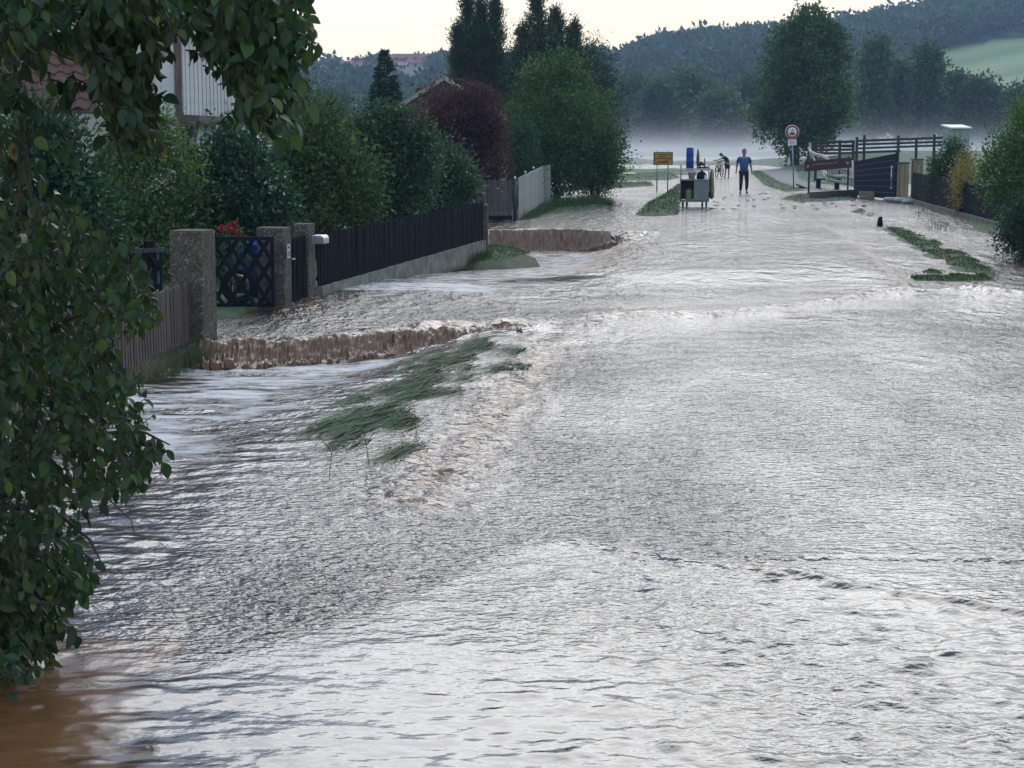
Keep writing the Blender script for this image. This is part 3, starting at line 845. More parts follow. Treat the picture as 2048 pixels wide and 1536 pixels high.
def spires(name, label, px, py, Y, tips, body, seed, col):
    """conifer with several upright leaders: tips = (photo x, photo top row, half width px)"""
    base = AT(px, py, Y); base[2] = 0.0
    r = np.random.default_rng(seed); arr = []
    tr = MB()
    for j, (tx, ty, hw) in enumerate(tips):
        tp = AT(tx, ty, Y) - base; tp[1] = r.uniform(-.8, .8)
        w = hw / SC(Y); h = tp[2]
        limb(tr, (0, 0, -0.3), (tp[0], tp[1], h), 0.07, 0.01, seed + j, 0.02, 7, 6)
        ncl = int(300 + 60 * h)
        t = r.uniform(0.12, 1, ncl) ** 0.8
        rad = w * np.clip((1.03 - t) * 3.0, 0.06, 2.2) ** 0.9 * r.uniform(0.15, 1.25, ncl) * (1 + 0.55 * np.sin(t * h * 7 + j))
        a = r.uniform(0, 6.283, ncl)
        lx = np.interp(t, [0, 0.55, 1], [0, tp[0] * 0.8, tp[0]]); ly = tp[1] * t
        C = np.stack([lx + rad * np.cos(a), ly + rad * np.sin(a), t * h], 1)
        ci = np.repeat(np.arange(ncl), 18)
        P = C[ci] + r.normal(size=(len(ci), 3)) * np.array([0.10, 0.10, 0.16])
        A = np.stack([np.cos(a), np.sin(a), np.full(ncl, 1.3)], 1)[ci] + r.normal(size=P.shape) * 0.5
        arr.append(leaf_arrays(P, A, 0.14 * r.uniform(.6, 1.3, len(P)), 0.035, tints(len(P), col, 0.4, r, (1 + .3 * r.uniform(-1, 1, ncl))[ci]), 0.08, r))
    bl = [((AT(x, y, Y) - base)[0], 0, (AT(x, y, Y) - base)[2], rx / SC(Y), rx / SC(Y) * .8, rz / SC(Y)) for x, y, rx, rz in body]
    arr.append(cloud(bl, 1100, 22, 0.2, 0.13, 0.04, col, 0.45, seed, up=0.1))
    return plant(name, label, 'tree', base, join_arrays(arr), tr, M_NEEDLE)
spires('juniper_tree', 'tall dark conifer with three upright tips behind the purple shrub', 965, 415, 72,
       [(934, -14, 20), (962, 4, 18), (990, 2, 22), (915, 60, 18)], [(960, 170, 50, 90), (985, 220, 60, 110), (925, 215, 30, 50)], 51, (0.032, 0.055, 0.034))
spires('juniper_tree', 'tall dark conifer with one thick leader behind the rounded light green shrub', 1095, 412, 70,
       [(1074, -10, 28), (1112, 20, 24), (1045, 58, 20), (1150, 50, 22)], [(1085, 130, 70, 80), (1130, 160, 75, 90), (1185, 175, 50, 95), (1190, 260, 48, 130), (1060, 200, 60, 100)], 52, (0.032, 0.052, 0.034))

# --- broadleaf trees
def broadleaf(name, label, px, py, Y, top, wpx, seed, col, ncl, per, leaf, trunks=((0, 0),), group=None, z0=None, low=0.12, shape='oval', clr=None, tr_r=0.14, mat=None, cat='tree', nbl=28):
    base = AT(px, py, Y)
    base[2] = float(ground_z(np.array([base[0]]), np.array([base[1]]))[0]) if z0 is None else z0
    h = AT(px, top, Y)[2] - base[2]; w = wpx / SC(Y) / 2
    r = np.random.default_rng(seed); bl = []
    for i in range(nbl):
        zz = r.uniform(low, 0.97)
        if shape == 'oval': env = math.sin(math.pi * min(max((zz - low) / (1.02 - low), 0.03), 0.97)) ** 0.6
        elif shape == 'drop': env = math.sin(math.pi * min(max((zz - low) / (1.04 - low), 0.03), 0.97) ** 0.75) ** 0.8
        elif shape == 'crown': env = float(np.interp((zz - low) / (1 - low), [0, .12, .3, .5, .7, .85, 1], [.55, .85, 1, .97, .84, .66, .36]))
        else: env = 0.45 + 0.55 * math.sin(math.pi * zz)
        a = r.uniform(0, 6.283); s = r.uniform(0.15, 0.36)
        rad = max(env - s * 0.75, 0) * w * r.uniform(0.45, 1.08)
        bl.append((rad * math.cos(a), rad * math.sin(a), h * zz * 0.96, w * s, w * s, h * 0.13 * r.uniform(.8, 1.3)))
    bl.append((0, 0, h * 0.5, w * 0.42, w * 0.42, h * 0.26))
    for i in range(nbl // 2):                                # sprays reaching out of the crown
        zz = r.uniform(low + 0.03, 1.0); a = r.uniform(0, 6.283)
        env = float(np.interp((zz - low) / (1 - low), [0, .12, .3, .5, .7, .85, 1], [.55, .85, 1, .97, .84, .66, .34]))
        rad = w * env * r.uniform(0.88, 1.12)
        bl.append((rad * math.cos(a), rad * math.sin(a), h * zz, w * r.uniform(.06, .12), w * r.uniform(.06, .12), h * r.uniform(.02, .05)))
    tr = MB()
    for k, (tx, ty) in enumerate(trunks):
        limb(tr, (tx, ty, -0.4), (tx * 0.4, ty * 0.4, h * 0.85), tr_r, tr_r * 0.15, seed + k, 0.012, 8, 8)
    for i, b in enumerate(bl[:-1]):
        st = h * (low * 0.9 + 0.5 * (b[2] / h) * 0.8)
        limb(tr, (trunks[i % len(trunks)][0] * .7, 0, min(st, b[2] * 0.8)), b[:3], tr_r * 0.35, tr_r * 0.06, seed * 7 + i, 0.06, 5, 5)
    arr = cloud(bl, ncl, per, clr or w * 0.11, leaf, leaf * 0.6, col, 0.4, seed, up=0.0, shell=0.45)
    return plant(name, label, cat, base, arr, tr, mat, group)
broadleaf('ash_tree', 'broad green tree with two trunks behind the round traffic sign', 1605, 331, 122, 36, 212, 61, (0.036, 0.064, 0.024), 1900, 18, 0.25, ((-0.5, 0), (0.55, 0.2)), low=0.16, shape='crown', clr=0.27, tr_r=0.30, nbl=60)

# a row of trees in the mist, each placed from the prototypes
PROTO = []
for i, (sd, c, shp, lowv, n) in enumerate([(71, (0.036, 0.058, 0.030), 'oval', 0.10, 800), (72, (0.040, 0.066, 0.028), 'tall', 0.14, 380), (73, (0.060, 0.085, 0.045), 'oval', 0.06, 700), (74, (0.032, 0.055, 0.030), 'drop', 0.12, 800)]):
    PROTO.append((sd, c, shp, lowv, n))
ROW = [(1262, 172, 80, 0, 262, 'dark rounded tree in the mist next to the tall conifers'),
       (1318, 182, 78, 3, 250, 'second misty tree from the tall conifers, broad and dark'),
       (1386, 163, 85, 0, 265, 'tallest dark misty tree behind the blue barrel cart'),
       (1440, 202, 95, 2, 235, 'pale green willow like tree in the mist behind the cyclist'),
       (1500, 176, 90, 3, 268, 'dark misty tree behind the walking man'),
       (1215, 190, 80, 3, 240, 'misty tree half hidden by the rounded light green shrub'),
       (1560, 182, 80, 0, 270, 'misty tree half hidden behind the two trunked tree'),
       (1748, 84, 52, 1, 232, 'tall slim misty tree right of the two trunked tree'),
       (1800, 130, 48, 1, 236, 'medium loose misty tree above the paddock fence'),
       (1852, 98, 52, 1, 228, 'tall thin misty tree with gaps above the paddock fence'),
       (1905, 150, 50, 1, 240, 'lower loose misty tree above the white hut'),
       (1958, 172, 84, 0, 236, 'rounded dark green misty tree behind the white hut'),
       (2030, 190, 80, 3, 245, 'misty tree behind the large bright green shrub'),
       (660, 196, 90, 3, 250, 'hazy tree seen above the hedge beside the house'),
       (860, 200, 90, 0, 250, 'hazy tree between the spruce and the tall conifers'),
       (1690, 196, 70, 3, 262, 'low misty tree right behind the two trunked tree')]
done = {}
for (px, top, wpx, pi, Y, lab) in ROW:
    b = AT(px, 296, Y); b[2] = float(ground_z(np.array([b[0]]), np.array([Y]))[0])
    h = AT(px, top, Y)[2] - b[2]; w = wpx / SC(Y)
    if pi not in done:
        sd, c, shp, lowv, n = PROTO[pi]
        o = broadleaf('misty_tree', lab, px, 296, Y, top, wpx, sd, c, n, 18, 0.62, group='trees standing in the mist', low=lowv, shape=shp, clr=0.75 if pi != 1 else 0.6, tr_r=0.22, z0=b[2])
        done[pi] = (o, h, w)
    else:
        o0, h0, w0 = done[pi]
        o = copy_tree(o0)
        o.location = b; o.rotation_euler = (0, 0, random.uniform(0, 6.28)); o.scale = (w / w0, w / w0, h / h0)
        o['label'] = lab

# --- wood on the hills: too far to tell most trees apart
r = np.random.default_rng(91)
NT = 4200
ty = 330 + 400 * np.sqrt(r.uniform(0, 1, NT)); tx = (r.uniform(-0.42, 0.42, NT)) * ty
gz = ground_z(tx, ty)
yp = HORIZON - (gz - CAM_H) / ty * F_PX; xp = tx / ty * F_PX + 1024
keep = ~meadow(xp, yp - 6) & ~meadow(xp, yp + 2) & (ty < 722) & ~((xp > 1772) & (yp > np.interp(xp, [1770, 1850, 1930, 2000, 2100, 2400], [140, 108, 92, 84, 76, 40])) & (r.uniform(size=NT) < 0.985))
lefty = xp < 1150
for hx0, hx1, hy in ((780, 865, 690), (668, 742, 700), (796, 814, 672), (626, 655, 680), (1204, 1242, 660)):
    keep &= ~((xp > hx0 - 6) & (xp < hx1 + 6) & (ty < hy + 6) & (ty > hy - 130))
keep &= np.where(lefty, r.uniform(size=NT) < 0.75, True)
tx, ty, gz, xp, yp, lefty = [q[keep] for q in (tx, ty, gz, xp, yp, lefty)]
th = np.where(lefty, r.uniform(4.5, 8, len(tx)), r.uniform(6, 11.5, len(tx)))
thin = (ty > 670)
per = 80
ci = np.repeat(np.arange(len(tx)), per)
d = unit(r.normal(size=(len(ci), 3))); rr = r.uniform(0.45, 1.05, (len(ci), 1))
hw = th * r.uniform(0.40, 0.62, len(tx))
P = np.stack([tx[ci], ty[ci], gz[ci] + th[ci] * 0.58], 1) + d * rr * np.stack([hw[ci], hw[ci], th[ci] * 0.44], 1)
T = tints(len(P), (0.028, 0.046, 0.030), 0.4, r, (1 + .4 * r.uniform(-1, 1, len(tx)))[ci])
V, F_, T = leaf_arrays(P, d + 0.6 * r.normal(size=P.shape), 2.1 * r.uniform(.5, 1.3, len(P)), 1.4, T, 0.1, r)
tag(link('hillside_wood', mesh_np('hillside_wood', V, F_, M_LEAF, cols={'tint': T})), 'hazy wood covering the hills beyond the valley', 'wood', kind='stuff')
# ================================================================== built things
def mat_aggregate():
    m, n, l, p, o = new_mat('exposed_aggregate_concrete')
    t = n.new('ShaderNodeTexCoord')
    v = n.new('ShaderNodeTexVoronoi'); v.inputs['Scale'].default_value = 42
    l(t.outputs['Object'], v.inputs['Vector'])
    r = n.new('ShaderNodeValToRGB'); e = r.color_ramp.elements
    e[0].position = 0.0; e[0].color = (0.05, 0.040, 0.028, 1); e[1].position = 1.0; e[1].color = (0.30, 0.26, 0.20, 1)
    k = e.new(0.7); k.color = (0.115, 0.095, 0.066, 1)
    l(v.outputs['Color'], r.inputs['Fac'])
    nz = n.new('ShaderNodeTexNoise'); nz.inputs['Scale'].default_value = 5; nz.inputs['Detail'].default_value = 5
    l(t.outputs['Object'], nz.inputs['Vector'])
    mr = n.new('ShaderNodeMapRange'); mr.inputs['From Min'].default_value = .35; mr.inputs['From Max'].default_value = .65; mr.inputs['To Min'].default_value = .65; mr.inputs['To Max'].default_value = 1.15
    l(nz.outputs['Fac'], mr.inputs['Value'])
    mm = n.new('ShaderNodeMix'); mm.data_type = 'RGBA'; mm.blend_type = 'MULTIPLY'; mm.inputs['Factor'].default_value = 1
    l(r.outputs['Color'], mm.inputs['A']); l(mr.outputs['Result'], mm.inputs['B']); l(mm.outputs['Result'], p.inputs['Base Color'])
    p.inputs['Roughness'].default_value = 0.85
    b = n.new('ShaderNodeBump'); b.inputs['Distance'].default_value = 0.012; b.invert = True
    l(v.outputs['Distance'], b.inputs['Height']); l(b.outputs['Normal'], p.inputs['Normal'])
    return m
M_AGG = mat_aggregate()
M_CONC = mat_plain('mossy_concrete', (0.20, 0.19, 0.15), 0.9, 0.4, 5, 0.01)
M_BLACKWOOD = mat_plain('black_stained_wood', (0.007, 0.008, 0.011), 0.8, 0.5, 7, 0.002, stretch=(3, 3, .4), spec=0.12)
M_LATTICE = mat_plain('dark_blue_grey_lattice', (0.007, 0.010, 0.015), 0.75, 0.4, 6, 0.002, spec=0.15)
M_BROWNWOOD = mat_plain('weathered_brown_wood', (0.115, 0.082, 0.068), 0.8, 0.4, 6, 0.003, stretch=(3, 3, .3))
M_GREYWOOD = mat_plain('weathered_grey_boards', (0.105, 0.085, 0.078), 0.8, 0.3, 5, 0.003, stretch=(3, 3, .3))
M_PALEWOOD = mat_plain('pale_grey_boards', (0.34, 0.32, 0.27), 0.8, 0.2, 5, 0.002, stretch=(3, 3, .3))
M_RAILWOOD = mat_plain('dark_rail_wood', (0.05, 0.038, 0.038), 0.8, 0.35, 4, 0.004)
M_TIMBER = mat_plain('honey_timber', (0.30, 0.22, 0.13), 0.75, 0.3, 5, 0.003, stretch=(3, 3, .3))
M_SILVERWOOD = mat_plain('bare_pale_branch_wood', (0.42, 0.38, 0.31), 0.8, 0.25, 6, 0.004)
M_METAL = mat_plain('brushed_metal', (0.55, 0.56, 0.58), 0.35, 0.12, 8, metal=0.85)
M_STEEL = mat_plain('galvanised_steel', (0.33, 0.34, 0.35), 0.45, 0.2, 12, metal=0.6)
M_DARK = mat_plain('dark_plastic', (0.012, 0.012, 0.014), 0.5, 0.3, 6)
M_RUBBER = mat_plain('rubber', (0.015, 0.015, 0.016), 0.75, 0.3, 10)
M_WHITE = mat_plain('white_paint', (0.72, 0.72, 0.70), 0.5, 0.08, 4)
M_CLAD = mat_plain('white_wood_cladding', (0.60, 0.59, 0.56), 0.6, 0.12, 5, 0.002)
M_GLASS = mat_plain('dark_window_glass', (0.02, 0.025, 0.03), 0.08, 0.2, 3, spec=0.6)
M_BLUE = mat_plain('blue_plastic', (0.012, 0.055, 0.28), 0.4, 0.2, 4)
M_BLUEDARK = mat_plain('dark_blue_boards', (0.009, 0.014, 0.030), 0.75, 0.3, 3, 0.002, spec=0.12)
M_YELLOW = mat_plain('yellow_sign_face', (0.50, 0.26, 0.015), 0.4, 0.08, 3)
M_RED = mat_plain('red_sign_paint', (0.42, 0.012, 0.020), 0.4, 0.12, 4)
M_MAROON = mat_plain('maroon_board', (0.055, 0.014, 0.018), 0.6, 0.25, 5)
M_TILE = mat_plain('red_roof_tile', (0.15, 0.075, 0.058), 0.7, 0.35, 6, 0.004)
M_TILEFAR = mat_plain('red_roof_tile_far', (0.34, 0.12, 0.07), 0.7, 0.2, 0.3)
M_PLASTER = mat_plain('light_plaster', (0.62, 0.58, 0.50), 0.8, 0.12, 0.6)
M_ROSE = mat_plain('rose_petal', (0.62, 0.012, 0.07), 0.5, 0.25, 30)
M_BLACKP = mat_plain('black_paint', (0.008, 0.008, 0.009), 0.5, 0.1, 4)
M_SHIRT = mat_plain('blue_shirt_cloth', (0.030, 0.105, 0.235), 0.8, 0.2, 12, 0.004)
M_NAVY = mat_plain('dark_trouser_cloth', (0.010, 0.012, 0.018), 0.85, 0.3, 12, 0.004)
M_BLACKCLOTH = mat_plain('black_cloth', (0.009, 0.009, 0.010), 0.85, 0.3, 12, 0.004)
M_SKIN = mat_plain('skin', (0.33, 0.18, 0.12), 0.55, 0.08, 6)
M_HAIR = mat_plain('dark_hair', (0.012, 0.009, 0.007), 0.6, 0.3, 30)
M_HAIRGREY = mat_plain('grey_hair', (0.18, 0.17, 0.16), 0.6, 0.3, 30)
M_SANDBAG = mat_plain('pale_sandbag_cloth', (0.40, 0.39, 0.37), 0.85, 0.2, 14, 0.004)
M_CARTGREY = mat_plain('grey_cart_panel', (0.20, 0.215, 0.20), 0.6, 0.2, 4)
M_OLIVE = mat_plain('olive_yellow_cloth', (0.26, 0.25, 0.09), 0.8, 0.35, 6, 0.004)

M_DULLRAIL = mat_plain('dull_grey_green_rail', (0.05, 0.062, 0.062), 0.7, 0.3, 6)
TH = math.atan(0.2)
def gpos(px, py, z=0.0): return PX(px, py, z)

# --- concrete gate pillars
def pillar(label, px, Y, w, d, h, z0=-0.12, name='gate_pillar', rz=-TH):
    c = AT(px, 600, Y)
    o = empty(name, (c[0], Y, z0), rz)
    tag(o, label, 'pillar')
    m = MB(); m.box((0, 0, (h - 0.04 - z0) / 2), (w, d, h - 0.04 - z0), bev=0.015)
    m.build('shaft', M_AGG, o)
    m = MB(); m.box((0, 0, h - z0 - 0.019), (w * 1.015, d * 1.015, 0.04), taper=(0.96, 0.97), bev=0.012)
    m.build('cap', M_AGG, o)
    return o
pA = pillar('wide exposed aggregate concrete gate pillar beside the low brown picket fence', 388, 21.35, 0.40, 0.46, 1.30, -0.35)
pB = pillar('concrete gate pillar carrying a bell panel, between driveway gate and footpath gate', 550, 25.35, 0.40, 0.34, 1.12)
pC = pillar('slim concrete pillar with metal letterbox at the start of the black fence', 610, 26.95, 0.24, 0.34, 1.09)
pD = pillar('slim concrete post ending the black fence beside the upper waterfall', 970, 37.6, 0.13, 0.14, 0.93, -0.5)
# bell panel and letterbox
o = empty('bell_panel', AT(578, 502, 25.2), -TH); o.location.x = pB.location.x + 0.225; o.location.y = 25.18
tag(o, 'small metal bell panel on the concrete gate pillar', 'bell panel')
MB().box((0, 0, 0), (0.012, 0.12, 0.20), bev=0.003).build('plate', M_METAL, o)
MB().disc((0.009, -0.02, 0.055), (1, 0, 0), 0.016, 0.012, 12).build('button', M_DARK, o)
MB().box((0.008, 0.0, -0.035), (0.008, 0.075, 0.07)).build('speaker_grille', M_STEEL, o)
lb = empty('letterbox', AT(641, 479, 26.7), -TH)
tag(lb, 'rounded metal letterbox on the pillar at the black fence', 'letterbox')
prof = [(-0.09, -0.055), (0.09, -0.055), (0.09, 0.02), (0.075, 0.05), (0.045, 0.065), (-0.09, 0.065)]
MB().prism(prof, 0.26, (0, 0, 0)).build('body', M_METAL, lb)
MB().box((0.0, -0.135, 0.025), (0.13, 0.012, 0.02)).build('flap', M_STEEL, lb)

# --- pickets
def picket_mesh(name, w, t, h, mat, tip='point'):
    if tip == 'point': out = [(-w / 2, 0), (w / 2, 0), (w / 2, h - w * .45), (0, h), (-w / 2, h - w * .45)]
    elif tip == 'slant': out = [(-w / 2, 0), (w / 2, 0), (w / 2, h), (-w / 2, h - w * .35)]
    else: out = [(-w / 2, 0), (w / 2, 0), (w / 2, h - w * .4), (w * .35, h - w * .12), (0, h), (-w * .35, h - w * .12), (-w / 2, h - w * .4)]
    return MB().prism(out, t).mesh(name, mat)
def picket_fence(name, label, a, b, za, zb, step, w, t, h, mat, tip, rails, posts=(), jit=0.012, post_h=None):
    a, b = np.array(a, float), np.array(b, float)
    d = b - a; l = np.hypot(*d); ang = math.atan2(d[1], d[0])
    o = empty(name, (a[0], a[1], za), ang)
    tag(o, label, 'fence')
    me = picket_mesh(name + '_picket', w, t, h, mat, tip)
    n = int(l / step)
    q = random.Random(len(label))
    slope = (zb - za) / l
    for i in range(n + 1):
        s = i * step
        link('picket', me, o, (s, 0, slope * s + q.uniform(-jit, jit)), (q.uniform(-.02, .02), q.uniform(-.02, .02), q.uniform(-.05, .05)))
    for rz in rails:
        MB().bar((0, t * .5 + 0.022, rz), (l, t * .5 + 0.022, rz + slope * l), 0.035, 0.06).build('rail', mat, o)
    for s in posts:
        MB().box((s, t * .5 + 0.075, (post_h or h) / 2 - .15 + slope * s), (0.07, 0.07, (post_h or h) + .3)).build('post', mat, o)
    return o
picket_fence('picket_fence', 'low weathered brown picket fence running under the fruit tree', (-4.62, 13.6), (-3.80, 21.15), 0.0, 0.0, 0.098, 0.062, 0.02, 0.70, M_BROWNWOOD, 'slant', (0.12, 0.52), (1.0, 3.2, 5.4), 0.02)
bf = picket_fence('picket_fence', 'long black picket fence on a low wall beside the flooded ditch', (-2.93, 27.25), (-0.60, 37.45), 0.12, 0.22, 0.112, 0.078, 0.02, 0.80, M_BLACKWOOD, 'point', (0.12, 0.6), (2.2, 4.6, 7.0, 9.4))
d_ = np.array([-0.60 + 2.93, 37.45 - 27.25]); L_ = np.hypot(*d_)
m = MB()
nseg = 12
for i in range(nseg):
    m.bar((L_ * i / nseg, 0.02, -0.28 + 0.1 * i / nseg * 1), (L_ * (i + 1) / nseg, 0.02, -0.28 + 0.1 * (i + 1) / nseg), 0.16, 0.56)
tag(m.build('plinth_wall', M_CONC, bf), 'mossy low concrete wall carrying the black pickets')
fg = picket_fence('footpath_gate', 'narrow black picket footpath gate between two concrete pillars', (-3.21, 25.75), (-3.03, 26.65), 0.02, 0.02, 0.105, 0.06, 0.02, 0.92, M_BLACKWOOD, 'point', (0.15, 0.72))
fg['category'] = 'gate'
MB().bar((0.1, -0.03, 0.62), (0.16, -0.06, 0.62), 0.02, 0.02).build('handle', M_METAL, fg)

# --- lattice gate and lattice fence
def lattice(name, label, cat, a, b, z0, z1, step, w, t, mat, frame=0.0, slope=1.5, toprail=None):
    a, b = np.array(a, float), np.array(b, float)
    d = b - a; W = np.hypot(*d); H = z1 - z0
    o = empty(name, (a[0], a[1], z0), math.atan2(d[1], d[0]))
    tag(o, label, cat)
    for sgn, yy in ((1, 0.0), (-1, -t - 0.002)):
        k = -int(H / slope / step) - 1
        while k * step < W + H / slope:
            s = k * step; k += 1
            if sgn > 0: p0, p1 = (s, 0), (s + H / slope, H)
            else: p0, p1 = (s, H), (s + H / slope, 0)
            (x0, y0), (x1, y1) = p0, p1
            u0 = max(0.0, (0 - x0) / (x1 - x0)); u1 = min(1.0, (W - x0) / (x1 - x0))
            if u1 - u0 < 0.08: continue
            q0 = (x0 + (x1 - x0) * u0, yy, y0 + (y1 - y0) * u0); q1 = (x0 + (x1 - x0) * u1, yy, y0 + (y1 - y0) * u1)
            MB().bar(q0, q1, t, w, up=(0, 1, 0)).build('slat', mat, o) if False else MB().bar(q0, q1, w, t, up=(0, 1, 0)).build('slat', mat, o)
    if frame:
        for zz in (0.0, H):
            MB().box((W / 2, 0.03, zz), (W, 0.035, frame)).build('rail', mat, o)
        for xx in (0.0, W):
            MB().box((xx, 0.031, H / 2), (frame, 0.036, H + frame)).build('stile', mat, o)
    if toprail is not None:
        MB().box((W / 2, 0.0, H + 0.03), (W + 0.1, 0.05, 0.06)).build('top_rail', toprail, o)
    return o
g0, g1 = AT(424, 600, 24.75), AT(546, 604, 24.75)
lattice('lattice_gate', 'dark lattice driveway gate standing open with red roses above it', 'gate', g0[:2], g1[:2], 0.08, 1.0, 0.215, 0.058, 0.02, M_LATTICE, 0.05, 1.55)
f0, f1 = AT(120, 560, 22.6), AT(322, 560, 23.4)
lf = lattice('lattice_fence', 'dark lattice fence left of the wide concrete gate pillar', 'fence', f0[:2], f1[:2], 0.25, 0.90, 0.24, 0.06, 0.02, M_LATTICE, 0.05, 1.3, M_DULLRAIL)
MB().box((1.34, 0.03, 0.28), (0.035, 0.05, 0.95)).build('post', M_DULLRAIL, lf)
MB().box((1.24, 0.06, 0.30), (0.10, 0.08, 1.0)).build('post', M_LATTICE, lf)
# roses, blue container and dark hoop behind the gate
rb = empty('rose_bush', (AT(462, 600, 25.6)[0], 25.6, 0.05)); tag(rb, 'rose bush with red blooms behind the lattice gate', 'rose bush')
rs = MB(); 
for i, (x, y) in enumerate([(444, 457), (461, 455), (468, 449), (477, 466)]):
    p = AT(x, y, 25.6) - np.array(rb.location)
    limb(rs, (0, 0, 0), p, 0.010, 0.006, 900 + i, 0.05, 5, 5)
    q = np.random.default_rng(i); n = 46
    dd = unit(q.normal(size=(n, 3))); P = p + dd * 0.035 * q.uniform(.3, 1, (n, 1))
    V, F_, T = leaf_arrays(P, np.cross(dd, q.normal(size=(n, 3))), 0.05, 0.05, tints(n, (0.5, 0.02, 0.06), .3, q), 0.2, q)
    link('bloom', mesh_np('rose_bloom', V, F_, M_ROSE), rb)
rs.build('stems', M_BARK, rb)
q = np.random.default_rng(5)
V, F_, T = cloud([(0, 0, 0.55, 0.35, 0.25, 0.4), (0, 0, 0.9, 0.2, 0.15, 0.16)], 120, 9, 0.05, 0.05, 0.035, GREEN, 0.4, 77)
link('foliage', mesh_np('rose_foliage', V, F_, M_LEAF, cols={'tint': T}), rb)
bl_ = empty('blue_tub', (AT(505, 600, 26.3)[0], 26.3, 0.0)); tag(bl_, 'blue plastic tub standing behind the lattice gate', 'tub')
MB().lathe([(0.20, 0.0), (0.26, 0.45), (0.28, 0.80), (0.30, 0.81), (0.30, 0.85), (0.27, 0.85), (0.25, 0.5)], seg=20).build('body', M_BLUE, bl_)
MB().ring((0, 0, 0.6), (0, 0, 1), 0.265, 0.285, 0.03, 20).build('rim_band', M_BLUE, bl_)
hp = empty('dark_tyre', (AT(478, 575, 25.2)[0], 25.15, 0.05)); tag(hp, 'dark round tyre leaning behind the lattice gate', 'tyre')
def torus(mb, c, axis, R0, r0, seg=28, s2=8):
    ax = Vector(axis).normalized(); s = ax.cross(Vector((0, 0, 1)))
    if s.length < 1e-3: s = Vector((1, 0, 0))
    s.normalize(); t = ax.cross(s); c = Vector(c)
    V, Fs = [], []
    for i in range(seg):
        a = 6.28318 * i / seg; d = s * math.cos(a) + t * math.sin(a)
        for j in range(s2):
            b = 6.28318 * j / s2
            V.append(c + d * (R0 + r0 * math.cos(b)) + ax * r0 * math.sin(b))
    for i in range(seg):
        for j in range(s2):
            Fs.append((i * s2 + j, ((i + 1) % seg) * s2 + j, ((i + 1) % seg) * s2 + (j + 1) % s2, i * s2 + (j + 1) % s2))
    return mb.add(V, Fs, True)
torus(MB(), (0, 0, 0.27), (0.1, 1, 0.15), 0.22, 0.05).build('tread', M_RUBBER, hp)
MB().ring((0, 0, 0.27), (0.1, 1, 0.15), 0.13, 0.155, 0.05).build('rim', M_STEEL, hp)

# --- board gate and pale board fence of the second driveway
def board_run(name, label, cat, a, b, z0, n, gap, h, t, mat, tip, rails=(0.2, 0.8), z1=None):
    a, b = np.array(a, float), np.array(b, float); d = b - a; l = np.hypot(*d)
    o = empty(name, (a[0], a[1], z0), math.atan2(d[1], d[0])); tag(o, label, cat)
    w = l / n - gap
    me = picket_mesh(name + '_board', w, t, h, mat, tip)
    q = random.Random(n)
    sl = ((z1 if z1 is not None else z0) - z0) / l
    for i in range(n):
        link('board', me, o, ((i + .5) * l / n, q.uniform(-.003, .003), q.uniform(-.01, .01) + sl * (i + .5) * l / n))
    for r_ in rails:
        MB().bar((0, t / 2 + .022, h * r_), (l, t / 2 + .022, h * r_ + sl * l), 0.04, 0.08).build('rail', mat, o)
    return o
g0, g1 = AT(905, 436, 49.8), AT(1024, 436, 50.2)
bg_ = board_run('board_gate', 'grey board gate with rounded tops above the upper waterfall', 'gate', g0[:2], g1[:2], 0.09, 12, 0.022, 1.04, 0.025, M_GREYWOOD, 'round')
MB().bar((0, 0, -0.02), (np.hypot(*(g1 - g0)[:2]), 0, -0.02), 0.06, 0.13).build('sill', M_BLACKWOOD, bg_)
pst = AT(1030, 438, 50.2)
gp = empty('gate_post', (pst[0], 50.2, -0.1)); tag(gp, 'dark round steel gate post with white knob at the grey board gate', 'gate post')
MB().tube([(0, 0, 0), (0, 0, 1.24)], 0.05, 12).build('shaft', mat_plain('dark_green_steel', (0.03, 0.045, 0.05), .4, .2), gp)
MB().lathe([(0.01, 0), (0.03, .02), (0.035, .045), (0.02, .07), (0.004, .08)], (0, 0, 1.24), 10).build('knob', M_WHITE, gp)
h0, h1 = AT(1037, 438, 50.4), AT(1086, 412, 58.0)
pf = board_run('board_fence', 'pale grey board fence next to the grey board gate', 'fence', h0[:2], h1[:2], 0.02, 26, 0.008, 1.16, 0.025, M_PALEWOOD, 'flat', (0.15, 0.85), 0.20)
for s in (1.9, 4.4):
    k = MB(); k.lathe([(0.01, 0), (0.03, .02), (0.035, .045), (0.02, .07), (0.004, .08)], (s, 0, 1.17 + .03 * s), 10); k.build('knob', M_WHITE, pf)
e0, e1 = AT(1086, 410, 58.05), AT(1101, 408, 59.2)
board_run('board_fence', 'short mossy end panel of the pale board fence', 'fence', e0[:2], e1[:2], 0.15, 4, 0.01, 1.22, 0.03, mat_plain('mossy_boards', (0.22, 0.23, 0.17), .85, .5, 9, .004), 'flat', (0.2, 0.8))

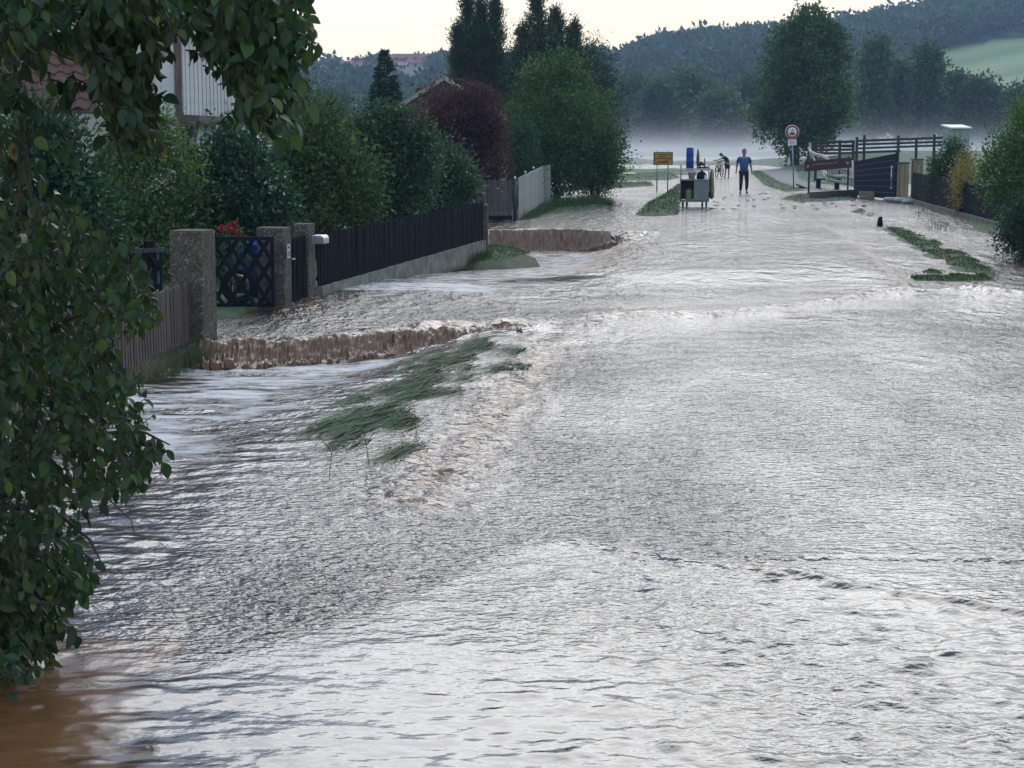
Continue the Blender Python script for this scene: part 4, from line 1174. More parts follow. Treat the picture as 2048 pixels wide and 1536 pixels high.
# --- house with clad upper floor
hs = empty('house', (-6.9, 38.0, 0.0)); tag(hs, 'white clad house with red tiled roof behind the fruit tree', 'house')
m = MB(); m.box((-3.2, 4.2, 1.3), (6.2, 8.0, 2.7)); m.build('lower_wall', M_PLASTER, hs)
m = MB(); m.box((-3.15, 4.2, 4.05), (6.1, 8.0, 2.7)); m.build('upper_wall', M_PLASTER, hs)
bm_ = picket_mesh('cladding_board', 0.205, 0.03, 2.3, M_CLAD, 'flat')
for i in range(26):
    link('cladding_board', bm_, hs, (0.02 + 0.012 * (i % 2), 0.22 + i * 0.255, 2.80), (0, 0, R(90)))
lbm = picket_mesh('lower_cladding_board', 0.205, 0.03, 0.9, M_CLAD, 'flat')
for i in range(14):
    link('cladding_board', lbm, hs, (-0.02, 1.9 + i * 0.255, 1.65), (0, 0, R(90)))
m = MB(); m.bar((0.12, 0.0, 2.72), (0.12, 8.2, 2.72), 0.5, 0.12); m.build('floor_beam', M_GREYWOOD, hs)
for yy in (0.02, 3.0, 6.0):
    MB().bar((0.1, yy + .1, 1.9), (0.34, yy + .1, 2.66), 0.08, 0.08).build('bracket', M_GREYWOOD, hs)
m = MB(); m.box((-0.06, 0.1, 4.0), (0.13, 0.12, 2.6)); m.build('corner_post', M_BROWNWOOD, hs)
sh = MB(); sh.box((-0.36, 0.18, 4.0), (0.42, 0.05, 2.5)); sho = sh.build('roller_shutter', M_WHITE, hs)
slm = MB().box((0, 0, 0), (0.40, 0.02, 0.045), bev=0.004).mesh('shutter_slat', M_WHITE)
for i in range(46): link('slat', slm, sho, (-0.36, 0.145, 2.80 + i * 0.053))
m = MB(); m.box((-0.02, 0.9, 2.2), (0.06, 0.8, 0.75)); m.build('window', M_GLASS, hs)
rf = MB()
rf.prism([(-6.8, 5.35), (0.9, 5.35), (0.9, 5.5), (-2.9, 8.3), (-6.8, 5.5)], 8.8, (0, 4.2, 0)); rf.build('roof', M_TILE, hs)
# lower wing with its tiled roof facing the road
wg = empty('tiled_wing', (-8.4, 36.2, 0.0)); tag(wg, 'low wing with red tiled roof seen through the fruit tree branches', 'house')
MB().box((-2.6, 1.6, 1.45), (5.0, 3.0, 2.9)).build('wall', M_PLASTER, wg)
MB().box((-3.2, 0.085, 1.3), (1.2, 0.04, 1.0)).build('window', M_GLASS, wg)
sl = math.atan2(2.6, 3.9)
rr_ = MB(); rr_.bar((-2.5, -0.35, 2.82), (-2.5, 3.7, 5.52), 5.3, 0.06); roof = rr_.build('roof', M_BROWNWOOD, wg)
tp = []
for k in range(7):
    u = k / 6; tp.append((u * 0.30 - 0.15, 0.035 * math.sin(u * math.pi * 2)))
tv = []
for (x, z) in tp: tv += [(x, -0.19, z + 0.035), (x, 0.17, z + 0.0)]
tm = MB(); tm.add(tv + [(x, y, z - 0.018) for x, y, z in tv], [(2 * i, 2 * i + 2, 2 * i + 3, 2 * i + 1) for i in range(6)] + [(2 * i + 14, 2 * i + 15, 2 * i + 17, 2 * i + 16) for i in range(6)] + [(2 * i + 14, 2 * i + 16, 2 * i + 2, 2 * i) for i in range(6)], True)
tme = tm.mesh('roof_tile', M_TILE)
for j in range(15):
    for i in range(18):
        s = (j + .5) / 15
        link('tile', tme, roof, (-5.0 + 0.29 * i + 0.0, -0.35 + 4.05 * s, 2.90 + 2.70 * s), (math.atan2(2.7, 4.05), 0, random.uniform(-.01, .01)))
MB().box((-2.5, -0.42, 2.74), (5.3, 0.10, 0.10)).build('gutter', M_STEEL, wg)

# --- pale van between the shrubs at the far left
vn = empty('parked_van', (AT(27, 400, 25.5)[0] - 1.9, 25.9, 0.05)); tag(vn, 'pale grey van parked behind the fruit tree', 'van')
MB().prism([(-1.9, 0.35), (1.9, 0.35), (1.93, 0.8), (1.88, 1.0), (1.8, 1.55), (1.7, 1.66), (-0.9, 1.68), (-1.3, 1.55), (-1.75, 1.0), (-1.95, 0.85)], 1.6).build('body', M_WHITE, vn)
for x0, x1 in ((0.75, 1.68), (-0.35, 0.6), (-1.2, -0.5)):
    MB().prism([(x0, 1.08), (x1, 1.08), (x1 - 0.05, 1.5), (x0 + .05, 1.5)], 1.624).build('window', M_GLASS, vn)
for x in (-1.25, 1.2):
    for y in (-0.72, 0.72):
        w = MB(); torus(w, (x, y, 0.32), (0, 1, 0), 0.25, 0.08); w.build('tyre', M_RUBBER, vn)
        MB().disc((x, y, 0.32), (0, 1, 0), 0.2, 0.12, 16).build('rim', M_STEEL, vn)
MB().box((1.93, 0.0, 0.55), (0.06, 1.5, 0.16)).build('bumper', M_DARK, vn)
MB().box((1.91, -0.66, 0.95), (0.05, 0.14, 0.24)).build('tail_light', M_RED, vn)

# --- shed with gable
sd = AT(838, 440, 58); sh_ = empty('garden_shed', (sd[0], 58, 0)); tag(sh_, 'small shed with pale gable boards and red chimney between hedge and purple shrub', 'shed')
zr, ze, hw = AT(838, 194, 58)[2], AT(775, 222, 58)[2], 1.05
MB().prism([(-1.0, 0), (2.6, 0), (2.6, ze - .1), (0.8, zr + .55), (-1.0, ze - .12)], 2.4, (0, 1.2, 0)).build('wall', M_BROWNWOOD, sh_)
for sx, xa, za, xb, zb in ((0, -1.15, ze - .16, 0.85, zr + .62), (1, 0.85, zr + .62, 2.8, ze - .2)):
    MB().bar((xa, 1.15, za + .06), (xb, 1.15, zb + .06), 2.7, 0.07, up=(0, 0, 1)).build('roof', M_TILE, sh_) if False else MB().prism([(xa, za), (xb, zb), (xb, zb + .07), (xa, za + .07)], 2.7, (0, 1.2, 0)).build('roof', M_TILE, sh_)
    MB().prism([(xa, za - .10), (xb, zb - .10), (xb, zb + .05), (xa, za + .05)], 0.04, (0, -0.19, 0)).build('bargeboard', M_PALEWOOD, sh_)
MB().lathe([(.10, 0), (.10, .22), (.13, .24), (.13, .30), (.08, .31)], (0.0, 0.4, zr + .02), 12).build('chimney', M_TILE, sh_)

# --- houses on the far hill
def hill_house(label, px0, px1, yb, ye, yt, Y, storeys=2):
    a, b = AT(px0, yb, Y), AT(px1, yb, Y); w = b[0] - a[0]
    z0, z1, z2 = a[2], AT(px0, ye, Y)[2], AT(px0, yt, Y)[2]
    o = empty('hill_house', ((a[0] + b[0]) / 2, Y, z0)); tag(o, label, 'house', 'houses on the far hill')
    D = 9
    MB().box((0, D / 2, (z1 - z0) / 2 - 3), (w, D, z1 - z0 + 6)).build('wall', M_PLASTER, o)
    r_ = MB(); hh = z2 - z0; e = z1 - z0
    r_.prism([(-0.6, e - .3), (D / 2, hh), (D + .6, e - .3), (D + .6, e - .05), (D / 2, hh + .3), (-0.6, e - .05)], w + 1.0, (0, 0, 0), (0, 1, 0), (0, 0, 1)); ro = r_.build('roof', M_TILEFAR, o)
    MB().box((w * .2, D / 2 - .6, hh + .5), (.7, .7, 1.6)).build('chimney', M_TILEFAR, ro)
    n = max(2, int(w / 3))
    for i in range(n):
        for s in range(storeys):
            MB().box((-w / 2 + (i + .5) * w / n, -0.03, 1.3 + s * 2.6), (1.1, .1, 1.2)).build('window', M_GLASS, o)
    return o
HOUSES = [('large red roofed house on the far hill above the spruce tip', 785, 858, 138, 126, 108, 690), ('low red roofed house on the far hill among trees beside the fruit tree', 672, 738, 138, 131, 122, 700),
          ('cream annex below the large red roofed hill house', 798, 812, 141, 130, 124, 672), ('small pale house on the far hill left of the low red roofed house', 628, 652, 146, 139, 132, 680),
          ('small brown roofed house on the hill beside the tall conifers', 1208, 1238, 122, 112, 100, 660)]
for a in HOUSES: hill_house(*a)
# --- tower crane on the ridge
cp_ = AT(1392, 100, 900); cr = empty('tower_crane', (cp_[0], 900, 30)); tag(cr, 'thin tower crane standing beyond the wooded ridge', 'crane')
zt = AT(1392, 58, 900)[2] - 30
def truss(mb, a, b, w, n):
    a, b = np.array(a, float), np.array(b, float)
    d = unit(b - a); u = np.array([0, 0, 1.0]) if abs(d[2]) < .5 else np.array([0, 1.0, 0]); s = np.cross(d, u)
    for k in ((s + u), (s - u), (-s + u), (-s - u)): mb.tube([a + k * w / 2, b + k * w / 2], 0.10, 4)
    for i in range(n):
        p, q_ = a + (b - a) * i / n, a + (b - a) * (i + 1) / n
        mb.tube([p + (s + u) * w / 2, q_ + (s - u) * w / 2], 0.07, 4); mb.tube([p + (-s - u) * w / 2, q_ + (-s + u) * w / 2], 0.07, 4)
m = MB(); truss(m, (0, 0, 0), (0, 0, zt + 2), 1.4, 14); m.build('mast', M_STEEL, cr)
m = MB(); truss(m, (-4, 0, zt), (17, 0, zt + .4), 1.1, 14); m.build('jib', M_STEEL, cr)
MB().tube([(0, 0, zt + 4), (15, 0, zt + 1)], 0.06, 4).tube([(0, 0, zt + 4), (-4, 0, zt + 1)], 0.06, 4).build('tie_bar', M_STEEL, cr)
MB().box((-4, 0, zt - .6), (1.6, 1.2, 1.4)).build('counterweight', M_CONC, cr)

# --- town sign
def text_mesh(s, size, name='lettering', mat=None, spacing=1.0):
    cu = bpy.data.curves.new(name, 'FONT'); cu.body = s; cu.size = size; cu.align_x = 'CENTER'; cu.align_y = 'CENTER'; cu.space_character = spacing
    cu.extrude = 0.002
    o = bpy.data.objects.new(name, cu); COL.objects.link(o)
    bpy.context.view_layer.update()
    me = bpy.data.meshes.new_from_object(o.evaluated_get(bpy.context.evaluated_depsgraph_get()))
    bpy.data.objects.remove(o); bpy.data.curves.remove(cu)
    me.materials.clear(); me.materials.append(mat)
    return me
b = PX(1327, 384); Y = b[1]; s = SC(Y)
ts = empty('town_sign', (AT(1325.5, 384, Y)[0], Y, -0.1), 0.12); tag(ts, 'yellow town exit sign with red diagonal bar on two posts', 'sign')
z0 = AT(1325, 330, Y)[2] + .1; z1 = AT(1325, 304, Y)[2] + .1; W = 39 / s
for x in (-0.24, 0.21):
    MB().tube([(x, 0.03, 0), (x, 0.03, z1 + 0.05)], 0.026, 8).build('post', M_STEEL, ts)
MB().box((0, 0, (z0 + z1) / 2), (W, 0.025, z1 - z0), bev=0.004).build('plate', M_BLACKP, ts)
MB().box((0.0, -0.016, (z0 + z1) / 2), (W - .09, 0.01, z1 - z0 - .05)).build('face', M_YELLOW, ts)
MB().box((0.0, -0.024, (z0 + z1) / 2 + .005), (W - .10, 0.006, 0.022)).build('divider', M_BLACKP, ts)
zl = (z0 * .73 + z1 * .27)
MB().bar((-W / 2 + .09, -0.026, z0 + .05), (W / 2 - .09, -0.026, (z0 + z1) / 2 - .02), 0.03, 0.006, up=(0, 1, 0)).build('red_bar', M_RED, ts)
for zz, ww in ((z1 - .10, .42), (z1 - .19, .34)):
    MB().box((-0.02, -0.023, zz), (ww, 0.004, 0.03)).build('lettering', M_BLACKP, ts)
MB().box((W / 2 - .11, -0.023, z1 - .12), (0.035, 0.004, 0.12)).build('arrow', M_BLACKP, ts)
MB().box((0.0, -0.022, z0 + .11), (.44, 0.004, 0.05)).build('lettering', M_BLACKP, ts)

# --- round traffic sign: no motor vehicles, with a text plate
b = PX(1588, 381); Y = b[1]
rs_ = empty('traffic_sign', (b[0], Y, -0.1), 0.06); tag(rs_, 'round white traffic sign with red rim and small plate on a post', 'sign')
zc = AT(1581, 264, Y)[2] + .1; rad = 14 / SC(Y)
MB().tube([(0.0, 0.03, 0), (-0.13, 0.03, zc + .1)], 0.028, 8).build('post', M_STEEL, rs_)
cxs = -0.13
MB().disc((cxs, 0, zc), (0, 1, 0), rad, 0.02, 32).build('disc', M_WHITE, rs_)
MB().ring((cxs, -0.014, zc), (0, 1, 0), rad * .68, rad * .93, 0.012, 32).build('red_rim', M_RED, rs_)
k = MB()   # motorcycle above a car, as silhouettes
k.prism([(-.075, .05), (-.05, .075), (-.02, .08), (0, .125), (.025, .12), (.02, .085), (.05, .08), (.08, .05), (.04, .045), (.03, .06), (-.03, .06), (-.04, .045)], 0.006, (cxs, -0.016, zc))
k.build('motorcycle_symbol', M_BLACKP, rs_)
k = MB(); k.prism([(-.105, -.10), (-.105, -.055), (-.075, -.045), (-.055, -.01), (.055, -.01), (.075, -.045), (.105, -.055), (.105, -.10), (.075, -.10), (.07, -.12), (.045, -.12), (.04, -.10), (-.04, -.10), (-.045, -.12), (-.07, -.12), (-.075, -.10)], 0.006, (cxs, -0.0165, zc))
k.build('car_symbol', M_BLACKP, rs_)
pl = MB().box((cxs + .01, 0, zc - rad - .13), (0.36, 0.02, 0.24)).build('text_plate', M_WHITE, rs_)
for i, ww in enumerate((.24, .27, .20)):
    MB().box((cxs + .01, -0.012, zc - rad - .07 - .055 * i), (ww, 0.004, 0.022)).build('text_line', M_STEEL, rs_)

# --- maroon banner board
Y = 73.0; a, b2_ = AT(1609, 333, Y), AT(1703, 325, Y)
bn = empty('banner_board', (a[0], Y, a[2]), 0.0); tag(bn, 'long maroon board with pale lettering and animal emblems on posts', 'sign')
wv = b2_ - a; l = np.hypot(wv[0], wv[2]); an = math.atan2(wv[2], wv[0])
rotb = Matrix.Rotation(-an, 3, 'Y')
MB().box((wv[0] / 2, 0, wv[2] / 2), (l, 0.03, 20 / SC(Y)), rotb).build('board', M_MAROON, bn)
for s_ in (-1, 1):
    MB().box((wv[0] / 2, -0.018, wv[2] / 2 + s_ * 9.6 / SC(Y)), (l, 0.012, 0.014), rotb).build('edge_strip', M_RAILWOOD, bn)
for x in (0.2, l - .12):
    MB().tube([(x, 0.06, -a[2] - .1), (x, 0.06, .42)], 0.04, 8).build('post', M_RAILWOOD, bn)
me = MB()
q = random.Random(3)
for i in range(9):
    x = 0.36 + i * 0.115; zz = wv[2] / wv[0] * x + 0.045
    me.box((x, -0.022, zz), (0.02, 0.006, 0.06), rotb)
    if i % 2: me.box((x + .03, -0.022, zz + .025), (0.05, 0.006, 0.016), rotb)
    else: me.box((x + .03, -0.022, zz - .02), (0.05, 0.006, 0.016), rotb)
me.build('lettering', M_SILVERWOOD, bn)
for x, f in ((0.13, 1), (l - .16, -1)):
    e = MB(); zz = wv[2] / wv[0] * x
    e.prism([(-.05 * f, -.06), (-.02 * f, -.01), (-.06 * f, .05), (-.02 * f, .03), (.03 * f, .03), (.06 * f, .07), (.05 * f, 0), (.035 * f, -.06), (.02 * f, -.01), (-.02 * f, -.06)][::f], 0.006, (x, -0.022, zz))
    e.build('animal_emblem', M_SILVERWOOD, bn)

# --- bench, timber edging, loose plank, stump
b = PX(1655, 378); bc = empty('park_bench', (b[0], b[1], -0.02), 0.03); tag(bc, 'dark backless bench in front of the winding railing', 'bench')
for i in range(3): MB().box((0, -0.13 + .13 * i, 0.44), (1.12, 0.115, 0.05), bev=.01).build('seat_plank', M_BLACKWOOD, bc)
for x in (-0.40, 0.40): MB().box((x, 0, 0.19), (0.15, 0.30, 0.44)).build('leg', M_BLACKWOOD, bc)
a, b = PX(1622, 401), PX(1712, 395)
te = empty('timber_edging', (a[0], a[1], -0.1), math.atan2(b[1] - a[1], b[0] - a[0])); tag(te, 'low weathered timber edging below the bench', 'retaining wall')
l = np.hypot(*(b - a)[:2])
for i in range(2):
    for j in range(3): MB().box((l * (j + .5) / 3, 0.01 * i, .12 + .19 * i), (l / 3 - .012, 0.14, 0.18), bev=.01).build('plank', M_GREYWOOD, te)
a, b = PX(1712, 398), PX(1742, 396)
m = empty('timber_block', ((a[0] + b[0]) / 2, a[1] - .1, -0.1)); tag(m, 'pale timber end block at the foot of the dark blue board gate', 'timber block')
for j in range(2): MB().box((0, 0, .10 + .19 * j), (0.55, 0.15, 0.18), bev=.01).build('plank', M_TIMBER, m)
p = PX(1606, 379); m = empty('loose_plank', (p[0], p[1], 0.05), -0.5); tag(m, 'dark loose plank washed up beside the traffic sign', 'plank')
MB().box((0, 0, 0.05), (0.62, 0.14, 0.05), Matrix.Rotation(.35, 3, 'Y'), bev=.008).build('board', M_BLACKWOOD, m)
MB().box((-.1, .1, 0.02), (0.3, 0.10, 0.05), Matrix.Rotation(.1, 3, 'Y'), bev=.008).build('board', M_RAILWOOD, m)
p = PX(1760, 449); m = empty('marker_stump', (p[0], p[1], -0.1)); tag(m, 'small dark stump standing in the water beside the grass strip', 'stump')
MB().lathe([(.09, 0), (.075, .15), (.06, .26), (.03, .30), (.005, .31)], seg=9).build('body', M_BLACKWOOD, m)
MB().box((.03, -.02, .27), (.05, .05, .08), bev=.01).build('splinter', M_BLACKWOOD, m)

# --- dark blue board gate
a, b = AT(1708, 388, 68.5), AT(1789, 398, 64.0)
dg = empty('blue_board_gate', (a[0], a[1], 0.0), math.atan2(b[1] - a[1], b[0] - a[0])); tag(dg, 'dark blue gate of wide horizontal boards with pale joints', 'gate')
l = np.hypot(*(b - a)[:2]); za, zb = AT(1708, 322, 68.5)[2], AT(1789, 306, 64.0)[2]
nb = 7
for i in range(nb):
    h0a, h1a = .06 + (za - .06) * i / nb, .06 + (za - .06) * (i + 1) / nb - .018
    h0b, h1b = .06 + (zb - .06) * i / nb, .06 + (zb - .06) * (i + 1) / nb - .018
    MB().prism([(0, h0a), (l, h0b), (l, h1b), (0, h1a)], 0.03).build('board', M_BLUEDARK, dg)
    if i: MB().prism([(0, h0a - .022), (l, h0b - .022), (l, h0b + .004), (0, h0a + .004)], 0.012, (0, -.018, 0)).build('joint_strip', M_GREYWOOD, dg)
for x in (0.05, l - .05): MB().box((x, .045, (za if x < 1 else zb) / 2), (.09, .05, (za if x < 1 else zb) + .04)).build('stile', M_BLUEDARK, dg)

# --- wooden clad pillars of the right entrance
def wood_pillar(label, x0, x1, yt, yb, Y, capw):
    a, b = AT(x0, yb, Y), AT(x1, yb, Y); w = b[0] - a[0]; h = AT(x0, yt, Y)[2] + .1
    o = empty('entrance_pillar', ((a[0] + b[0]) / 2, Y, -0.1), 0.05); tag(o, label, 'pillar')
    n = 3
    for i in range(n): MB().box((-w / 2 + (i + .5) * w / n, -.16, h / 2), (w / n - .012, .03, h), bev=.005).build('board', M_TIMBER, o)
    for i in range(2): MB().box((w / 2 - .012, -.07 + .14 * i, h / 2), (.03, .13, h), bev=.005).build('board', M_TIMBER, o)
    MB().box((-.01, .0, h / 2 - .01), (w - .05, .28, h - .03)).build('core', M_BROWNWOOD, o)
    MB().box((0, 0, h + .025), (w + capw, .40, .05), taper=(.9, .9)).build('cap', M_RAILWOOD, o)
wood_pillar('timber clad entrance pillar with dark cap beside the dark blue gate', 1786, 1814, 327, 402, 64.2, .08)
wood_pillar('shorter timber clad pillar at the start of the dark plank fence', 1822, 1842, 320, 400, 66.5, .08)
hg = empty('hanging_hinge', AT(1783, 345, 63.8)); tag(hg, 'pale gate hinge fittings on the timber entrance pillar', 'hinge')
for z in (0.18, -0.12, -.55):
    MB().box((0, 0, z), (.07, .03, .05)).build('strap', M_METAL, hg)
MB().tube([(0, .02, -.6), (0, .02, .25)], .014, 6).build('pin', M_METAL, hg)

# --- dark plank fence on the right
a, b = AT(1824, 404, 62.5), AT(2010, 460, 45.5)
pf2 = board_run('plank_fence', 'dark brown plank fence on the right with shrubs behind', 'fence', a[:2], b[:2], 0.08, 62, 0.010, 0.98, 0.022, mat_plain('dark_brown_planks', (0.012, 0.010, 0.010), .8, .4, 6, .002, stretch=(3, 3, .3), spec=.12), 'flat', (.15, .82), 0.02)
l = np.hypot(*(b - a)[:2])
m = MB()
for i in range(14): m.bar((l * i / 14, -.02, -.13), (l * (i + 1) / 14, -.02, -.135), .2, .40)
m.build('plinth_wall', M_CONC, pf2)

# --- sandbags
def sandbag(label, px, py, rz, s=1.0, z=0.0):
    p = PX(px, py); o = empty('sandbag', (p[0], p[1], z), rz); tag(o, label, 'sandbag')
    V, Fs = [], []
    nu, nv = 14, 9
    for j in range(nv + 1):
        for i in range(nu):
            a_ = 6.28318 * i / nu; b_ = math.pi * j / nv - math.pi / 2
            ce = lambda t, e: math.copysign(abs(t) ** e, t)
            x = .27 * s * ce(math.sin(b_), .7); rr = ce(math.cos(b_), .5)
            V.append((x, .15 * s * rr * ce(math.cos(a_), .8), .09 * s + .085 * s * rr * ce(math.sin(a_), .8) + .012 * math.sin(9 * x + 3 * a_)))
    for j in range(nv):
        for i in range(nu): Fs.append((j * nu + i, j * nu + (i + 1) % nu, (j + 1) * nu + (i + 1) % nu, (j + 1) * nu + i))
    MB().add(V, Fs, True).build('sack', M_SANDBAG, o)
    MB().tube([(.26 * s, 0, .09 * s), (.31 * s, 0, .10 * s), (.34 * s, 0.01, .09 * s)], [.035 * s, .02 * s, .04 * s], 8).build('tied_end', M_SANDBAG, o)
sandbag('grey sandbag lying against the timber entrance pillar', 1782, 404, .2)
sandbag('pale sandbag lying at the foot of the shorter timber pillar', 1806, 406, -.15, 1.1)
sandbag('small pale sandbag next to the plank fence corner', 1817, 408, .3, .9)

# --- paddock rail fence on the bank
def rail_fence(label, pts, Y, posts, rails):
    a = AT(pts[0][0], pts[0][1], Y); o = empty('rail_fence', (a[0], Y, a[2])); tag(o, label, 'fence')
    for px, pt in posts:
        t_ = AT(px, pt, Y) - a; g = float(ground_z(np.array([a[0] + t_[0]]), np.array([Y]))[0]) - a[2]
        MB().box((t_[0], 0, (t_[2] + g - .2) / 2), (.13, .12, t_[2] - g + .2), bev=.015).build('post', M_RAILWOOD, o)
    for (x0, y0, x1, y1, th) in rails:
        p0, p1 = AT(x0, y0, Y) - a, AT(x1, y1, Y) - a
        MB().bar(p0 + np.array([0, -.08, 0]), p1 + np.array([0, -.08, 0]), .045, th).build('rail', M_RAILWOOD, o)
    return o
rail_fence('dark post and rail paddock fence on the green bank beside the white hut', [(1700, 300)], 94,
           [(1714, 274), (1729, 270), (1797, 271), (1833, 276), (1869, 269), (1900, 272)],
           [(1712, 282, 1900, 275, .13), (1712, 289, 1900, 283, .11), (1712, 297, 1900, 290, .11), (1706, 305, 1800, 302, .12)])
rail_fence('dark slatted paddock fence right of the two trunked tree', [(1630, 300)], 88,
           [(1632, 284), (1680, 280), (1707, 281)],
           [(1628, 286, 1708, 283, .13), (1628, 293, 1708, 291, .12), (1628, 300, 1708, 299, .12), (1628, 307, 1708, 306, .12), (1684, 293, 1706, 293, .1)])

# --- white hut
a = AT(1920, 288, 90); hu = empty('white_hut', (a[0], 90, a[2] - .1), .1); tag(hu, 'small white roofed hut at the end of the paddock fence', 'hut')
MB().box((0, .6, .42), (.95, 1.2, .9)).build('wall', mat_plain('pale_green_boards', (.30, .34, .30), .7, .2, 3), hu)
MB().prism([(-.15, .86), (1.35, 1.0), (1.35, 1.06), (-.15, .92)], 1.1, (0, 0, 0), (0, 1, 0), (0, 0, 1)).build('roof', M_WHITE, hu)
MB().box((-.1, -.012, .4), (.4, .03, .75)).build('door', M_PALEWOOD, hu)

# --- winding railing of bent pale wood
wr_ = empty('winding_railing', (AT(1660, 360, 78)[0], 78, 0)); tag(wr_, 'winding pale railing of bent bare wood behind the bench', 'railing')
def wpath(pts, r0):
    P = [AT(x, y, Yv) - np.array([wr_.location.x, 78, 0]) for x, y, Yv in pts]
    return MB().tube(P, r0, 7)
for pts, r0 in (([(1621, 286, 84), (1618, 296, 84), (1622, 304, 83), (1632, 309, 82), (1644, 311, 81), (1652, 316, 80), (1660, 322, 79)], .075),
                ([(1618, 298, 84), (1624, 310, 83), (1630, 322, 82), (1640, 336, 80), (1648, 350, 78), (1656, 362, 76)], .05),
                ([(1632, 334, 80), (1645, 340, 79), (1655, 350, 78), (1668, 353, 77), (1686, 352, 76), (1705, 357, 75)], .075),
                ([(1646, 334, 80), (1660, 338, 79), (1680, 338, 78), (1705, 343, 77)], .06),
                ([(1660, 360, 76.5), (1680, 364, 76), (1706, 370, 75)], .06)):
    wpath(pts, r0).build('rail', M_SILVERWOOD, wr_)
for i in range(14):
    x = 1655 + i * 3.6
    wpath([(x, 337, 77.5), (x, 354 + i * .3, 76.8)], .018).build('baluster', M_RAILWOOD, wr_)
wpath([(1620, 285, 84), (1621, 318, 84)], .06).build('post', M_SILVERWOOD, wr_)
wpath([(1704, 322, 75.5), (1705, 372, 75)], .07).build('post', M_SILVERWOOD, wr_)

# --- tool cart
b = PX(1389, 414); ct = empty('tool_cart', (b[0], b[1], 0.0), -0.12); tag(ct, 'grey wheeled tool cart loaded with gear on the wet road', 'cart')
W, D, H = 0.92, 0.75, 0.92
MB().box((0, 0, .20), (W, D, .05)).build('base', M_CARTGREY, ct)
MB().box((.21, -D / 2 + .012, .55), (.46, .024, .62), bev=.004).build('door', M_CARTGREY, ct)
MB().box((W / 2 - .012, .01, .55), (.024, D - .06, .62)).build('side_panel', M_CARTGREY, ct)
MB().box((-W / 2 + .012, .01, .55), (.024, D - .06, .62)).build('side_panel', M_CARTGREY, ct)
MB().box((0, D / 2 - .012, .55), (W, .024, .62)).build('back_panel', M_DARK, ct)
MB().box((-.02, .0, .55), (.02, D - .08, .6)).build('divider', M_DARK, ct)
MB().box((0, 0, .89), (W + .04, D + .04, .035)).build('worktop', M_PALEWOOD, ct)
for x in (-W / 2, W / 2 - .01):
    for y in (-D / 2 + .02, D / 2 - .02):
        MB().tube([(x, y, .2), (x, y, 1.36)], .018, 6).build('upright', M_STEEL, ct)
MB().bar((-W / 2, -D / 2, 1.24), (W / 2, -D / 2, 1.24), .03, .03).build('rail', M_METAL, ct)
MB().bar((-W / 2, D / 2, 1.24), (W / 2, D / 2, 1.24), .03, .03).build('rail', M_METAL, ct)
MB().box((0, .05, 1.20), (W - .06, D - .14, .02)).build('upper_shelf', M_CARTGREY, ct)
for x in (-.38, -.25, .25, .38):
    for y in (-.27, .27):
        w = MB(); torus(w, (x, y, .10), (1, 0, 0), .072, .030, 16, 6); wo = w.build('wheel', M_RUBBER, ct)
        MB().box((x, y, .145), (.05, .05, .08)).build('fork', M_STEEL, wo)
def item(name, label, cat, loc, prof, mat, seg=14, cap=None):
    o = empty(name, loc); tag(o, label, cat)
    MB().lathe(prof, seg=seg).build('body', mat, o)
    if cap:
        MB().lathe(cap[0], seg=seg).build('cap', cap[1], o)
    return o
CX, CY = b[0], b[1]
bar = item('blue_barrel', 'tall blue plastic barrel standing on the tool cart', 'barrel', (CX - .17, CY, 1.21), [(.105, 0), (.125, .02), (.122, .25), (.130, .27), (.122, .29), (.120, .52), (.128, .54), (.12, .56), (.118, .66), (.10, .69)], M_BLUE, 18, ([(.09, .688), (.112, .694), (.112, .715), (.09, .72)], M_BLUE))
item('canister', 'yellow canister inside the open cart compartment', 'canister', (CX - .20, CY - .12, .226), [(.10, 0), (.115, .02), (.115, .30), (.07, .34), (.04, .36)], M_OLIVE, 14, ([(.03, .358), (.035, .365), (.035, .40), (.02, .405)], M_DARK))
item('bucket', 'pale grey bucket on the cart worktop', 'bucket', (CX - .12, CY - .18, .909), [(.09, 0), (.12, .20), (.125, .21), (.11, .20)], M_PALEWOOD, 14, ([(.118, .195), (.13, .20), (.13, .215), (.118, .216)], M_STEEL))
item('tool_bag', 'dark blue bag slumped on the cart worktop', 'bag', (CX + .20, CY - .18, .909), [(.14, 0), (.17, .05), (.15, .16), (.10, .23), (.03, .26)], M_BLUEDARK, 12, ([(.02, .255), (.04, .26), (.03, .29), (.01, .30)], M_DARK))
item('spray_bottle', 'small white bottle next to the dark blue bag on the cart', 'bottle', (CX + .30, CY - .30, .909), [(.035, 0), (.04, .01), (.04, .10), (.015, .14)], M_WHITE, 10, ([(.012, .138), (.02, .14), (.02, .165), (.01, .17)], M_BLUE))
item('bottle_brush', 'green upright bottle brush standing on the tool cart', 'brush', (CX + .09, CY, 1.21), [(.02, 0), (.02, .12), (.05, .14), (.055, .35), (.04, .52), (.02, .64), (.005, .68)], mat_plain('green_bristle', (.10, .14, .08), .8, .6, 60), 9, ([(.022, .118), (.03, .12), (.03, .14), (.022, .142)], M_DARK))
o = empty('red_toolbox', (CX + .24, CY, 1.21)); tag(o, 'dark red box with black gear on top of the tool cart', 'toolbox')
MB().box((0, 0, .05), (.36, .28, .10), bev=.01).build('body', mat_plain('dark_red_plastic', (.12, .015, .02), .5, .2), o)
MB().bar((-.1, 0, .135), (.1, 0, .135), .03, .02).box((-.1, 0, .115), (.02, .02, .05)).box((.1, 0, .115), (.02, .02, .05)).build('handle', M_DARK, o)
MB().tube([(-.12, .05, .12), (-.04, .04, .22), (.02, .06, .18), (.08, .05, .16)], [.05, .06, .04, .02], 8).build('gear', M_DARK, o)
